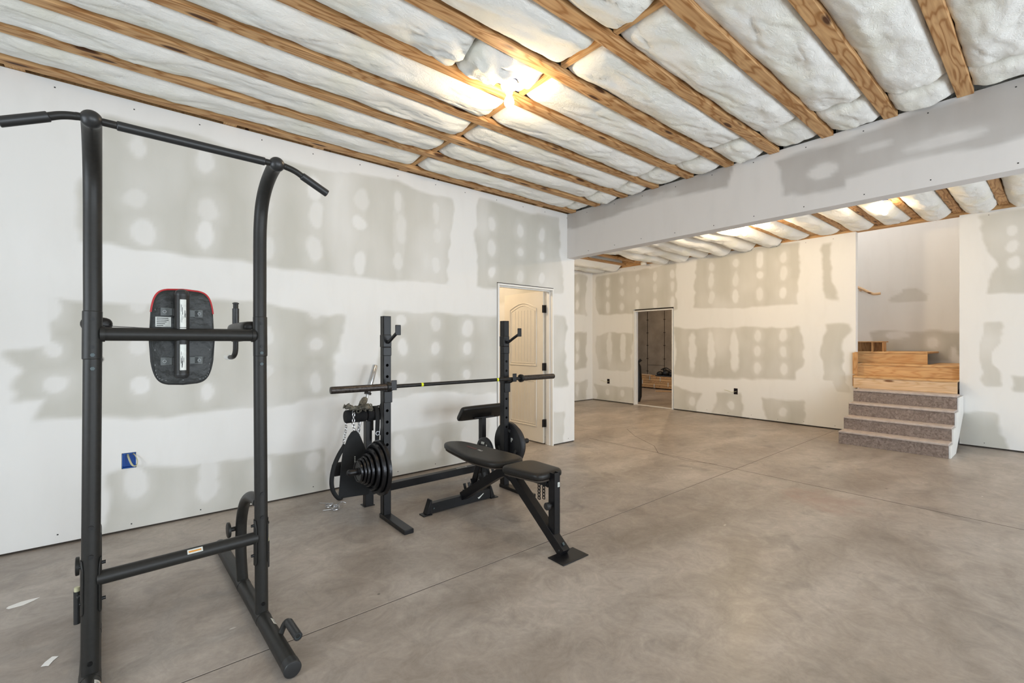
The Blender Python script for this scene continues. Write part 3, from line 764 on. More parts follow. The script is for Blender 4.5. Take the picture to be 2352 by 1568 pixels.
# soft light in rooms out of sight
def pt(name, loc, power, col, r=.1):
    l = bpy.data.lights.new(name, 'POINT'); l.energy = power; l.color = col; l.shadow_soft_size = r
    o = bpy.data.objects.new(name, l); COL.objects.link(o); o.location = loc
pt('stairwell_light', (9.0, 2.3, 4.9), 46, (1.0, .93, .90), .2)
pt('side_room_light', (3.0, 5.6, 2.8), 85, (1.0, .78, .52), .06)
pt('storage_light', (10.6, 6.2, 2.9), 75, (1.0, .74, .48), .06)

# ------------------------------------------------------------------ stairs
def stairs():
    t = thing('staircase', 'basement staircase of four dusty grey steps rising into bare pine steps', 'stairs', (7.7, 1.36, 0))
    y0, y1 = .825, 1.885
    xs = [7.19, 7.41, 7.635, 7.86]; zs = [.168, .335, .505, .675]
    for i, (x, z) in enumerate(zip(xs, zs)):
        zb = 0 if i == 0 else zs[i - 1] - .02
        mb = MB(); mb.bb(x + .006, x + .022, y0, y1, zb, z - .022)
        r = mb.build('riser', M['step'], t, bevel=.002)
        xe = xs[i + 1] if i < 3 else 8.12
        mb = MB(); mb.bb(x - .006, xe + .02, y0 - .004, y1, z - .024, z, 0)
        mb.build('tread', M['tread'], t, bevel=.006)
    poly = [(7.205, 0)]
    for x, z in zip(xs, zs): poly += [(x + .008, z - .026), ]; poly += [(x + .21, z - .026)] if x < 7.8 else [(8.27, z - .026)]
    poly = [(7.215, 0), (7.215, .142), (7.435, .144), (7.435, .31), (7.66, .312), (7.66, .480), (7.885, .482), (7.885, .650), (8.27, .650), (8.27, 0.42), (7.62, 0)]
    for y in (y0 - .019, y1 - .02):
        mb = MB(); mb.prism(poly, (0, y + .018, 0), (1, 0, 0), (0, 0, 1), .018)
        s = mb.build('stringer', M['white'], t, bevel=.001); s['label'] = 'white-dusted stringer'
    # upper pine steps inside the opening
    zz = [.675, .85, 1.03, 1.205]; xx = [8.12, 8.36, 8.60]; yy = [(.847, 1.945), (.847, 1.945), (1.20, 3.3)]
    for i in range(3):
        a, b = yy[i]
        mb = MB(); mb.bb(xx[i], xx[i] + .02, a, b, zz[i] + .001, zz[i + 1] - .026)
        o = mb.build('riser', M['pine_pale'] if i == 0 else M['pine_y'], t, bevel=.002); o['label'] = 'bare pine riser'
        xe = xx[i + 1] if i < 2 else 9.5
        mb = MB(); mb.bb(xx[i] - .012, xe + .02, a, b, zz[i + 1] - .026, zz[i + 1])
        o = mb.build('tread', M['pine_y'], t, bevel=.004); o['label'] = 'bare pine tread'
    mb = MB(); mb.bb(8.62, 9.5, .86, 1.19, 1.004, 1.03); o = mb.build('tread', M['pine_y'], t, bevel=.003); o['label'] = 'bare pine landing corner'
    # timber support under the flight
    mb = MB(); mb.bb(8.15, 9.45, .90, .94, .05, .66); mb.bb(8.15, 9.45, 1.86, 1.90, .05, .66); mb.bb(8.6, 9.45, 1.24, 1.28, .66, 1.0)
    mb.build('carriage', M['pine'], t)
    mb = MB(); mb.bb(8.255, 8.275, 1.925, 1.965, .69, 1.20); mb.bb(8.24, 8.256, 1.93, 1.985, .69, .86); mb.bb(8.24, 8.256, 1.93, 1.985, .87, 1.19)
    mb.build('edge_board', M['pine_z'], t, bevel=.002)
    mb = MB(); mb.bb(8.62, 8.64, 1.78, 2.05, 1.206, 1.35); mb.bb(8.64, 8.72, 1.895, 1.915, 1.206, 1.33); mb.bb(8.64, 8.74, 1.77, 1.785, 1.206, 1.35); mb.bb(8.62, 8.9, 1.76, 2.2, 1.345, 1.36)
    # open pigeonhole seen at the foot of the turning steps
    b2 = MB(); b2.bb(8.80, 8.82, 1.70, 2.4, 1.206, 1.35); b2.bb(8.66, 8.80, 1.70, 1.718, 1.206, 1.35); b2.bb(8.66, 8.80, 1.83, 1.848, 1.206, 1.35); b2.bb(8.65, 8.9, 1.69, 2.4, 1.345, 1.36)
    b2.build('open_riser', M['pine_z'], t)
stairs()
mb = MB(); mb.tube(smooth_path([(9.50, 2.6, 2.50), (9.47, 2.2, 2.28), (9.47, 2.02, 2.165), (9.47, 1.96, 2.15), (9.47, 1.90, 2.155)], 6), .021, 14)
mb.bb(9.47, 9.55, 2.17, 2.19, 2.22, 2.24)
tag(mb.build('handrail', M['pine_pale']), 'end of a wooden handrail on the wall of the stairwell', 'handrail')
mb = MB(); mb.bb(8.283, 8.36, .80, 2.0, 3.003, 3.06)
tag(mb.build('header_board', M['pine_y'], bevel=.002), 'pine header board across the top of the stair opening', 'board')

# ------------------------------------------------------------------ storage room contents
def lumber():
    n = 0
    for r in range(5):
        for c in range(2):
            mb = MB(); z = .03 + r * .068; x = 11.62 + c * .22
            mb.bb(x, x + .20, 6.3, 9.2, z, z + .062)
            o = mb.build('lumber_board', M['pine_y'] if (r + c) % 2 else M['pine'], bevel=.003)
            tag(o, 'orange-brown board in the %s layer up, %s row of the stack in the dark room' % (ORD[r], ('front', 'back')[c]), 'board', 'stacked boards beyond the doorway')
    for y in (6.5, 7.5, 8.6):
        mb = MB(); mb.bb(11.6, 12.05, y, y + .09, 0, .0295); tag(mb.build('skid', M['gap']), 'dark wooden skid under the board stack at its %s' % {6.5: 'right end', 7.5: 'middle', 8.6: 'left end'}[y], 'skid', 'skids under the board stack')
    mb = MB()
    for y, z in ((6.75, .30), (7.1, .17), (7.35, .31), (7.55, .1), (7.95, .2), (7.7, .33)): mb.bb(11.612, 11.619, y, y + .016, z - .08, z + .04)
    tag(mb.build('stack_strap', M['label']), 'pale straps and torn wrap on the face of the stacked boards', 'strap')
    rr = random.Random(5)
    mb = MB(); 
    for c in ((11.75, 7.45, .44, .10), (11.78, 7.25, .47, .12), (11.74, 7.06, .45, .09), (11.8, 7.33, .55, .06)):
        mb.sphere(c[:3], c[3], 12, 8, (1, 1, .75))
    mb.tube(smooth_path([(11.7, 7.0, .5), (11.68, 7.2, .62), (11.72, 7.4, .56)], 5), .014, 8)
    mb.bb(11.66, 11.9, 6.95, 7.55, .372, .40)
    tag(mb.build('tool_bag', M['junk']), 'black lumpy tool bag lying on top of the stacked boards', 'bag')
    mb = MB(); mb.bar((11.55, 7.6, .40), (11.75, 8.2, .40), .05, .03); tag(mb.build('board_offcut', M['pine_pale']), 'pale offcut lying on the stacked boards left of the tool bag', 'board')
    mb = MB(); mb.bar((10.9, 7.05, .02), (11.2, 6.75, .02), .09, .03); tag(mb.build('board_offcut', M['pine_pale']), 'loose offcut lying on the floor in front of the stacked boards', 'board')
lumber()
mb = MB(); mb.tube([(8.80, 6.17, 0), (8.80, 6.165, .12), (8.80, 6.16, .5), (8.80, 6.165, .8), (8.80, 6.17, .9)], [.07, .10, .10, .085, .04], 16)
mb.tube([(8.8, 6.16, .88), (8.84, 6.09, .96)], [.025, .035], 10)
tag(mb.build('storage_bag', M['junk']), 'tall dark bag standing just inside the far doorway on its left', 'bag')

# ------------------------------------------------------------------ electrical boxes
def ebox_left():
    t = thing('electrical_box', 'blue plastic electrical box with a looped cable in the left wall', 'electrical box', (-.052, 4.2, .5))
    mb = MB(); x0, x1, z0, z1 = -.089, -.015, .448, .552
    mb.bb(x0, x1, 4.245, 4.25, z0, z1); mb.bb(x0, x0 + .003, 4.197, 4.247, z0, z1); mb.bb(x1 - .003, x1, 4.197, 4.247, z0, z1); mb.bb(x0, x1, 4.197, 4.247, z0, z0 + .003); mb.bb(x0, x1, 4.197, 4.247, z1 - .003, z1)
    mb.build('box', M['blue'], t)
    mb = MB(); mb.tube(smooth_path([(-.06, 4.24, .548), (-.055, 4.215, .52), (-.035, 4.18, .47), (-.012, 4.165, .465), (-.006, 4.165, .50), (-.022, 4.19, .54), (-.03, 4.235, .535)], 6), .006, 10, flat=.5)
    mb.build('cable', M['cable'], t)
ebox_left()
for y, z, lab in ((6.58, .46, 'dark electrical box with a stub of wire, left of the far doorway'), (3.72, .465, 'dark electrical box with a stub of wire, between the far doorway and the stairs')):
    t = thing('electrical_box', lab, 'electrical box', (XF, y, z))
    mb = MB(); mb.bb(XF + .045, XF + .05, y - .034, y + .034, z - .053, z + .053)
    for a in (-.034, .031): mb.bb(XF - .002, XF + .05, y + a, y + a + .003, z - .053, z + .053)
    for a in (-.053, .050): mb.bb(XF - .002, XF + .05, y - .034, y + .034, z + a, z + a + .003)
    mb.build('box', simple('dark_outlet_box', (.03, .022, .025), .5), t)
    mb = MB(); mb.tube(smooth_path([(XF + .04, y, z), (XF - .03, y + .06, z - .015), (XF - .05, y + .13, z + .01), (XF - .04, y + .19, z + .012)], 5), .004, 8); mb.build('cable', M['cable'], t)

# ------------------------------------------------------------------ power tower (local axes: x across, y away from the camera)
def label_on(parent, c, u, v, w, h, name='sticker', mats=None, lines=5, lab=None, seed=0, off=.0008):
    """flat printed sticker: centre c, width axis u, height axis v"""
    u = Vector(u).normalized(); v = Vector(v).normalized(); n = u.cross(v); c = Vector(c); r = random.Random(seed)
    mb = MB()
    def rect(a, b, cc, d, k, mi): mb.prism([(a, cc), (b, cc), (b, d), (a, d)], c + n * k, u, v, .0004, mi)
    rect(-w / 2, w / 2, -h / 2, h / 2, off, 0)
    L2 = max(w, h); horiz = w >= h
    for i in range(lines):
        t = (i + .8) / (lines + .6)
        if horiz: a, b = -w * .42, -w * .42 + w * .84 * r.uniform(.5, 1); y = h / 2 - h * t; rect(a, b, y - h * .18 / lines, y + h * .18 / lines, off + .0004, 1)
        else: a, b = -w * .36, w * .36 * r.uniform(.2, 1); y = h / 2 - h * t; rect(a, b, y - h * .16 / lines, y + h * .16 / lines, off + .0004, 1)
    o = mb.build(name, mats or [M['label'], M['ink']], parent)
    if lab: o['label'] = lab
    return o
def tower():
    t = thing('power_tower', 'tall dark grey pull-up and dip tower nearest the camera', 'power tower', (.153, 2.40, 0), math.radians(2.6))
    HX = .2905
    def post(s):
        x = s * HX
        path = [(x * 1.025, 0, .058), (x * 1.02, 0, .35), (x * 1.0, 0, 1.35), (x, 0, 1.62), (x, 0, 1.80), (x, -.008, 1.89), (x, -.032, 1.965), (x, -.082, 2.025), (x, -.155, 2.068), (x, -.235, 2.092), (x, -.28, 2.094)]
        p = smooth_path(path, 5)
        mb = MB(); mb.tube(p, .028, 28); o = mb.build('upright', M['tower'], t)
        mb = MB(); mb.tube([(x * 1.006, 0, 1.268), (x * 1.002, 0, 1.455)], .0298, 28)
        mb.build('sleeve', M['tower'], o, bevel=.003)
        def bolt(a, b, r, n, m='bolt', lab=None):
            bo = MB().cyl(a, b, r, n).build('bolt', M[m], o)
            if lab: bo['label'] = lab
        for z in (1.422, 1.315): bolt((x, -.027, z), (x, -.0335, z), .0065, 12)
        for z in (.624, .513): bolt((x * 1.015, -.026, z), (x * 1.015, -.033, z), .008, 12)
        bolt((x * 1.025, -.024, .108), (x * 1.025, -.034, .106), .008, 12)
        for z in (.475, .335):
            for q in (-1, 1): bolt((x + q * .026, -.004, z), (x + q * .038, -.004, z), .0065, 10)
        for z in (1.285, 1.233): bolt((x, -.027, z), (x, -.035, z), .0075, 6, 'zinc', 'zinc hex bolt')
        # curved saddle plates at both sides of the lower crossbar
        mb = MB(); 
        for q in (-1, 1):
            vs = []; n = 8
            for zz in (.29, .30, .46, .50):
                hw = .75 if .295 < zz < .49 else .55
                for k in range(n + 1):
                    a = (k / n - .5) * 2 * hw
                    vs.append((x * 1.018 + q * .0302 * math.cos(a), .0302 * math.sin(a) - .002, zz))
            fs = [(j * (n + 1) + k, j * (n + 1) + k + 1, (j + 1) * (n + 1) + k + 1, (j + 1) * (n + 1) + k) for j in range(3) for k in range(n)]
            mb.add(vs, fs)
        o2 = mb.build('saddle_plate', M['tower'], o)
        sm = o2.modifiers.new('s', 'SOLIDIFY'); sm.thickness = .002
        mb = MB(); mb.sphere((x, -.28, 2.094), .0305, 28, 18); mb.build('ball_joint', M['grip'], t)
        # base tube
        xb = s * .2985
        mb = MB(); mb.tube([(xb, -.435, .0335), (xb, 1.0, .0335)], .0325, 28); b = mb.build('base_tube', M['tower'], t)
        mb = MB(); mb.tube([(xb, -.47, .034), (xb, -.43, .034)], .034, 28); mb.lathe([(.034, 0), (.031, .004), (.026, .005)], (xb, -.469, .034), (0, -1, 0), 28)
        mb.build('end_cap', M['grip'], b)
        mb = MB(); mb.tube([(xb, 1.0, .034), (xb, 1.03, .034)], .034, 28); mb.build('end_cap', M['grip'], b)
        # welded saddle collar under the upright
        mb = MB(); mb.tube([(xb, -.036, .0335), (xb, .036, .0335)], .0336, 28); mb.build('collar', M['tower'], b)
        mb = MB(); mb.tube([(xb, .36, .0335), (xb, .43, .0335)], .0336, 28); mb.build('collar', M['tower'], b)
        # push-up handle
        xh = xb + s * .045
        mb = MB(); mb.tube(smooth_path([(xb + s * .018, -.235, .052), (xb + s * .034, -.235, .088), (xh, -.245, .104), (xh, -.27, .106)], 5), .0125, 16)
        mb.tube([(xh, -.27, .106), (xh, -.384, .106)], .0125, 16)
        o = mb.build('push_up_handle', M['tower'], t)
        mb = MB(); mb.lathe([(.0175, 0), (.0175, .128), (.0125, .128), (.0125, 0)], (xh, -.262, .106), (0, -1, 0), 24, closed=True); mb.build('sleeve_grip', M['grip'], o)
        mb = MB(); mb.lathe([(.0128, 0), (.0128, .004), (.0095, .004), (.0095, 0)], (xh, -.383, .106), (0, -1, 0), 24, closed=True); mb.build('tube_end', M['zinc'], o)
        # rear brace loop
        mb = MB(); mb.tube(smooth_path([(x, .015, .575), (x, .09, .573), (x, .20, .553), (x, .30, .50), (x, .365, .42), (x, .392, .33), (x, .395, .20), (xb, .395, .055)], 6), .0265, 24)
        mb.build('brace_tube', M['tower'], t)
        mb = MB(); mb.lathe([(.012, 0), (.012, .034), (.038, .036), (.040, .040), (.040, .048), (.036, .050)], (x - .012, .41, .335), (-1, 0, 0), 26); mb.build('brace_disc', M['tower'], t)
        mb = MB(); mb.cyl((s * .336, .06, .236), (s * .336, .06, .362), .0105, 16); mb.cyl((s * .328, .03, .345), (s * .336, .06, .345), .006, 8)
        o = mb.build('side_grip', M['grip'], t)
        mb = MB(); mb.cyl((s * .336, .06, .362), (s * .336, .06, .378), .0085, 12); mb.build('grip_plug', M['cable'], o)
        # dip arm with forearm pad, upright grip and lower handle
        xa = s * .280
        mb = MB(); mb.tube([(x, .025, 1.365), (xa, .52, 1.355)], .019, 20); mb.tube([(xa, .50, 1.356), (xa, .56, 1.352)], [.019, .012], 20)
        a = mb.build('dip_arm', M['tower'], t)
        mb = MB(); prof = [(-.050, 0), (-.052, .022), (-.044, .04), (-.02, .046), (.02, .046), (.044, .04), (.052, .022), (.050, 0), (.03, -.012), (-.03, -.012)]
        n = len(prof); vs = []; L = [(.05, .9), (.06, 1), (.42, 1), (.45, .9)]
        for y, k in L: vs += [(xa + px * k, y, 1.392 + pz * k) for px, pz in prof]
        fs = [(j * n + k, j * n + (k + 1) % n, (j + 1) * n + (k + 1) % n, (j + 1) * n + k) for j in range(3) for k in range(n)] + [tuple(range(n)), tuple(range(3 * n, 4 * n))]
        mb.add(vs, fs); mb.build('forearm_pad', M['vinyl'], a, subsurf=1, angle=70)
        mb = MB(); mb.cyl((xa, .47, 1.36), (xa, .47, 1.545), .0125, 18); g = mb.build('grip_post', M['tower'], a)
        mb = MB(); mb.cyl((xa, .47, 1.40), (xa, .47, 1.52), .0165, 18); mb.build('grip_sleeve', M['grip'], g)
        mb = MB(); mb.lathe([(.0165, 0), (.016, .005), (.009, .009)], (xa, .47, 1.545), (0, 0, 1), 18); mb.build('grip_cap', M['grip'], g)
        mb = MB(); mb.tube(smooth_path([(xa, .47, 1.35), (xa, .475, 1.29), (xa - s * .004, .49, 1.262), (xa - s * .006, .54, 1.252), (xa - s * .008, .60, 1.251)], 5), .013, 18)
        hh = mb.build('lower_handle', M['tower'], a)
        mb = MB(); mb.tube([(xa - s * .007, .57, 1.251), (xa - s * .0085, .655, 1.251)], .0165, 18); mb.build('handle_end', M['plastic'], hh)['label'] = 'pale end of the lower handle'
    for s in (-1, 1): post(s)
    # pull-up bar
    P = smooth_path([(-.50, -.28, 2.017), (-.40, -.28, 2.066), (-.365, -.28, 2.083), (-.33, -.28, 2.092), (-.29, -.28, 2.094), (0, -.28, 2.094), (.29, -.28, 2.094), (.33, -.28, 2.092), (.365, -.28, 2.083), (.40, -.28, 2.066), (.50, -.28, 2.017)], 5)
    mb = MB(); mb.tube(P, .0128, 20); pb = mb.build('pull_up_bar', M['tower'], t)
    for a, b in (((-.225, -.28, 2.094), (.245, -.28, 2.094)), ((-.392, -.28, 2.070), (-.503, -.28, 2.0155)), ((.392, -.28, 2.070), (.503, -.28, 2.0155))):
        mb = MB(); mb.cyl(a, b, .0165, 24); mb.build('bar_grip', M['grip'], pb, bevel=.003)
    # crossbars
    mb = MB(); mb.tube([(-HX + .02, 0, 1.366), (HX - .02, 0, 1.366)], .0268, 26); c = mb.build('crossbar', M['tower'], t)
    for q in (-1, 1): MB().tube([(q * .27, 0, 1.366), (q * .255, 0, 1.366)], .031, 22).build('weld_collar', M['tower'], c)
    mb = MB(); mb.tube([(-HX + .012, 0, .415), (HX - .012, 0, .415)], .027, 26); c2 = mb.build('crossbar', M['tower'], t)
    label_on(c2, (.035, -.0195, .4335), (1, 0, 0), (0, .70, .71), .055, .020, mats=[M['label'], M['orange']], lines=1, lab='tan warning sticker', seed=2)
    # central vertical tube behind the crossbar
    xc = -.008; yt = .012
    mb = MB(); mb.tube([(xc, yt, 1.195), (xc, yt, 1.54)], .0262, 26); vt = mb.build('backrest_tube', M['tower'], t)
    mb = MB(); mb.lathe([(.0265, 0), (.0265, .008), (.022, .02), (.012, .026)], (xc, yt, 1.535), (0, 0, 1), 26); mb.build('tube_cap', M['grip'], vt); mb = MB(); mb.lathe([(.0265, 0), (.0265, .01), (.02, .02)], (xc, yt, 1.20), (0, 0, -1), 26); mb.build('tube_cap', M['grip'], vt)
    def wrap(z0, z1, seed, lines):
        R = .0268; n = 6; mb = MB(); vs = []
        for z in (z0, z1):
            for k in range(n + 1):
                a = -PI / 2 + (k / n - .5) * .85 + .05; vs.append((xc + R * math.cos(a), yt + R * math.sin(a), z))
        mb.add(vs, [(k, k + 1, n + 2 + k, n + 1 + k) for k in range(n)])
        r = random.Random(seed)
        for i in range(lines):
            a = -PI / 2 + .05 + r.uniform(-.30, .30); w = r.uniform(.02, .09); za = z0 + (z1 - z0) * r.uniform(.05, .6); zb = min(z1 - .004, za + (z1 - z0) * r.uniform(.08, .3))
            R2 = R + .0003; vs = [(xc + R2 * math.cos(a + d), yt + R2 * math.sin(a + d), z) for z in (za, zb) for d in (0, w)]
            mb.add(vs, [(0, 1, 3, 2)], 1)
        mb.build('sticker', [M['label'], M['ink']], vt)
    wrap(1.398, 1.517, 4, 9); wrap(1.215, 1.325, 8, 8); wrap(1.3915, 1.3955, 9, 0)
    # backrest pad
    def pad_outline(k, n=56):
        pts = []
        for i in range(n):
            th = 2 * PI * i / n; c_, s_ = math.cos(th), math.sin(th)
            e = 2.0 / 7.0; xx = math.copysign(abs(c_) ** e, c_); zz = math.copysign(abs(s_) ** e, s_)
            hw = .1125 + .004 * math.cos(zz * 2) - (.010 if zz > 0 else .016) * abs(zz) ** 2.2
            pts.append((xc + .010 + xx * hw * k, 1.358 + zz * (.209 - .012 * xx * xx) * (1 if k > .99 else k)))
        return pts
    layers = [(.93, .066), (1.0, .070), (1.01, .083), (1.0, .105), (.95, .118), (.86, .123)]
    vs = []; n = 56
    for k, y in layers: vs += [(x, y, z) for x, z in pad_outline(k)]
    fs = [(j * n + i, j * n + (i + 1) % n, (j + 1) * n + (i + 1) % n, (j + 1) * n + i) for j in range(len(layers) - 1) for i in range(n)] + [tuple(range(n)), tuple(range((len(layers) - 1) * n, len(layers) * n))]
    mb = MB(); mb.add(vs, fs); pad = mb.build('backrest_pad', M['backing'], t, angle=50)
    mb = MB(); ou = pad_outline(1.0)
    up = [(x, .071, z) for x, z in ou if z > 1.443]
    up.sort(key=lambda p: math.atan2(p[2] - 1.42, p[0] - xc))
    mb.tube(up, .0038, 8); mb.build('piping', M['red'], pad)['label'] = 'red piping round the top'
    mb = MB(); dn = [(x, .071, z) for x, z in ou if z <= 1.445]; dn.sort(key=lambda p: math.atan2(-(p[2] - 1.45), p[0] - xc)); mb.tube(dn, .0035, 8); mb.build('piping', M['grip'], pad)
    for (x, z) in ((-.062, 1.466), (.058, 1.462), (-.062, 1.252), (.058, 1.254)):
        q = -1 if x < 0 else 1
        mb = MB(); mb.bb(x - .016, x + .016, .060, .0645, z - .018, z + .018); mb.bb(min(x, xc + q * .01), max(x, xc + q * .01), .0600, .0630, z - .016, z + .016)
        mb.build('mount_plate', simple('grey_plate_paint', (.085, .095, .092), .45), pad, bevel=.002)
    for z in (1.252, 1.463): MB().bb(xc - .03, xc + .03, .028, .0605, z - .016, z + .016).build('spacer', M['tower'], pad)
    for (x, z) in ((-.064, 1.466), (.060, 1.462), (-.064, 1.252), (.060, 1.254)):
        mb = MB(); mb.lathe([(.0065, 0), (.0065, .003), (.0048, .003), (.0048, 0)], (x, .060, z), (0, -1, 0), 20, closed=True); mb.build('washer', M['dullsteel'], pad)
    label_on(pad, (-.068, .0655, 1.422), (1, 0, 0), (0, 0, 1), .054, .043, lines=5, lab='crinkled silver-white sticker', seed=6)
    mb = MB(); r = random.Random(9)
    for i in range(18):
        a = -PI / 2 + (i / 18 - .5) * 3.5; e = 2 / 7.0; c_, s_ = math.cos(a), math.sin(a)
        x = .010 + math.copysign(abs(c_) ** e, c_) * .098; z = math.copysign(abs(s_) ** e, s_) * .190
        mb.box((xc + x, .0648, 1.358 + z), (.006 if abs(c_) < .7 else .0010, .001, .0010 if abs(c_) < .7 else .006))
    mb.build('staples', M['dullsteel'], pad)
    # thin cord drawn between the arms
    mb = MB(); mb.tube(smooth_path([(-.262, .05, 1.40), (-.2, .045, 1.397), (-.1, .042, 1.393), (.1, .042, 1.394), (.2, .045, 1.395), (.262, .05, 1.395)], 4), .0015, 6); mb.build('cord', M['ink'], t)
    # stickers on the base tubes
    def tsticker(x0, y0, s):
        R = .0331; mb = MB(); n = 6
        for (a0, a1, mi, rr) in ((.25, 1.15, 0, R), (.25, .45, 1, R + .0003), (.65, .95, 2, R + .0003)):
            vs = []; ys = (y0, y0 - .055) if mi < 2 else (y0 - .012, y0 - .043)
            for y in ys:
                for k in range(n + 1):
                    a = a0 + (a1 - a0) * k / n; vs.append((x0 + s * rr * math.cos(a), y, .0335 + rr * math.sin(a)))
            mb.add(vs, [(k, k + 1, n + 2 + k, n + 1 + k) for k in range(n)], mi)
        mb.build('sticker', [M['label'], M['orange'], simple('faint_print', (.35, .35, .34), .6)], t)['label'] = 'white and orange sticker'
    tsticker(.2985, -.095, 1); tsticker(-.2985, -.07, 1)
tower()

# ------------------------------------------------------------------ squat rack
UY = 3.28; UXL = 1.455; UXR = 2.615; RY = 3.63
def rack():
    t = thing('squat_rack', 'black barbell rack with two punched uprights, in front of the left wall', 'weight rack', (2.035, 3.4, 0))
    for sx, x in ((-1, UXL), (1, UXR)):
        # hollow punched upright: front plate made with real holes
        hz = [1.335 - .086 * k for k in range(0, 12)]
        hz = [z for z in hz if z > .55]
        w = .029; y0 = UY - .03; y1 = UY + .03
        mb = MB(); mb.bb(x - w, x - w + .003, y0, y1, .0, 1.535); mb.bb(x + w - .003, x + w, y0, y1, .0, 1.535)
        for yy in (y0, y1 - .003):
            zc = [0.0] + sorted(z for z in hz) + [1.535]
            hs = .0115
            prev = 0.0
            for z in sorted(hz):
                mb.bb(x - w, x + w, yy, yy + .003, prev, z - .022)
                # octagonal opening with 4 corner fillers
                ring = [(hs * math.cos(PI / 8 + k * PI / 4 * .5), hs * math.sin(PI / 8 + k * PI / 4 * .5)) for k in range(16)]
                n = 16; vs = []; 
                outer = []
                for k in range(n):
                    a = 2 * PI * (k + .5) / n; cx_, sz_ = math.cos(a), math.sin(a); m_ = max(abs(cx_) / w, abs(sz_) / .022); outer.append((cx_ / m_, sz_ / m_))
                inner = [(hs * math.cos(2 * PI * (k + .5) / n), hs * math.sin(2 * PI * (k + .5) / n)) for k in range(n)]
                # snap nearest outer points to the rectangle corners
                for cxn, czn in ((w, .022), (-w, .022), (-w, -.022), (w, -.022)):
                    j = min(range(n), key=lambda q: (outer[q][0] - cxn) ** 2 + (outer[q][1] - czn) ** 2); outer[j] = (cxn, czn)
                for yv in (yy, yy + .003):
                    vs += [(x + a, yv, z + b) for a, b in outer] + [(x + a, yv, z + b) for a, b in inner]
                fs = []
                for k in range(n):
                    l = (k + 1) % n
                    fs.append((k, l, n + l, n + k)); fs.append((2 * n + l, 2 * n + k, 3 * n + k, 3 * n + l)); fs.append((n + k, n + l, 3 * n + l, 3 * n + k))
                mb.add(vs, fs); prev = z + .022
            mb.bb(x - w, x + w, yy, yy + .003, prev, 1.535)
        mb.bb(x - w, x + w, y0, y1, 1.532, 1.5355)
        mb.build('upright', M['black'], t, angle=25)
        mb = MB(); mb.bb(x - .036, x + .036, UY - .39, UY + .035, .0005, .032 if sx < 0 else .03)
        mb.build('foot', M['black'], t, bevel=.004)
        # hooks (upper spare pair, lower pair carrying the bar)
        for z, up in ((1.345, True), (.965, False)):
            mb = MB()
            mb.bb(x - .033, x + .033, UY - .034, UY + .02, z - .11, z - .045) if up else mb.bb(x - .028, x + .036, UY - .042, UY - .031, z - .085, z + .0)
            mb.bb(x - .033, x + .033, UY - .0335, UY + .034, z - .045, z + .05) if up else mb.bb(x - .033, x + .033, UY - .0335, UY + .034, z + .0, z + .055)
            mb.tube(smooth_path([(x, UY - .03, z - .004), (x, UY - .06, z - .004), (x, UY - .13, z + .03), (x, UY - .212, z + .068)] if up else [(x, UY - .03, z + .012), (x, UY - .05, z + .010), (x, UY - .09, z + .016), (x, UY - .135, z + .036)], 4), .0125, 14)
            zp = z + .082 if up else z + .056
            yo = .218 if up else .150
            mb.bb(x - .022, x + .022, UY - yo, UY - yo + .008, zp - .038, zp + .036)
            mb.build('bar_hook', M['black'], t, bevel=.006)
        # storage peg
        e = x + sx * .275
        mb = MB(); mb.tube([(x + sx * .029, UY, .39), (e, UY, .39)], .0245, 20); mb.lathe([(.0245, 0), (.023, .008), (.017, .015), (.008, .019)], (e, UY, .39), (sx, 0, 0), 20)
        mb.build('weight_peg', M['black'], t)
        # rear post
        top = .694 if sx < 0 else .60
        mb = MB(); mb.bb(x - .025, x + .025, RY - .03, RY + .03, .004, top)
        mb.bb(x - .045, x + .045, RY - .045, RY + .045, .0, .006)
        if sx > 0: mb.bb(x - .035, x + .035, RY - .04, RY + .02, .0, .22)
        else: mb.bb(x - .034, x + .034, RY - .04, RY + .02, .0, .22)
        mb.build('rear_post', M['black'], t, bevel=.003)
        mb = MB(); mb.bb(x - .024, x + .024, UY + .03, RY - .03, .235, .285); mb.build('side_rail', M['black'], t, bevel=.003)
    mb = MB(); mb.bb(UXL + .025, UXR - .025, RY - .03, RY + .03, .085, .148); cb = mb.build('crossbar', M['black'], t, bevel=.004)
    for x in (2.34, 2.40):
        label_on(cb, (x, RY - .005, .1485), (1, 0, 0), (0, 1, 0), .052, .022, lines=2, seed=int(x * 10))
    # foam rollers on the left rear post
    mb = MB(); mb.cyl((1.26, 3.60, .748), (1.61, 3.60, .748), .010, 12); mb.cyl((1.20, 3.60, .345), (1.60, 3.60, .345), .010, 12); mb.bb(1.43, 1.48, 3.55, 3.61, .33, .36); mb.build('roller_axle', M['black'], t)
    for a, b, z in ((1.255, 1.428, .748), (1.431, 1.600, .748), (1.165, 1.40, .345), (1.50, 1.62, .345)):
        mb = MB(); mb.lathe([(.030, 0), (.046, .004), (.052, .012), (.052, (b - a) - .012), (.046, (b - a) - .004), (.030, b - a)], (a, 3.60, z), (1, 0, 0), 28); mb.build('foam_roller', M['foam'], t)
    # curl pad on the right rear post: slanted, leaning away from the camera, long side along X
    c = Vector((2.615, RY - .0, .655)); ax = Vector((1, 0, 0)); dn = Vector((0, .60, -.80)).normalized(); 
    nrm = ax.cross(dn).normalized()
    # profile across the short side (rolled top edge)
    mb = MB(); prof = [(-.085, -.030), (-.098, -.005), (-.085, .026), (-.055, .034), (.0, .026), (.075, .024), (.09, .012), (.092, -.014), (.08, -.026), (0, -.026)]
    vs = []; n = len(prof); secs = [(-.265, .9), (-.255, 1), (.255, 1), (.265, .9)]
    dn = Vector((0, .66, -.75)).normalized(); nrm = Vector((0, .75, .66)).normalized()
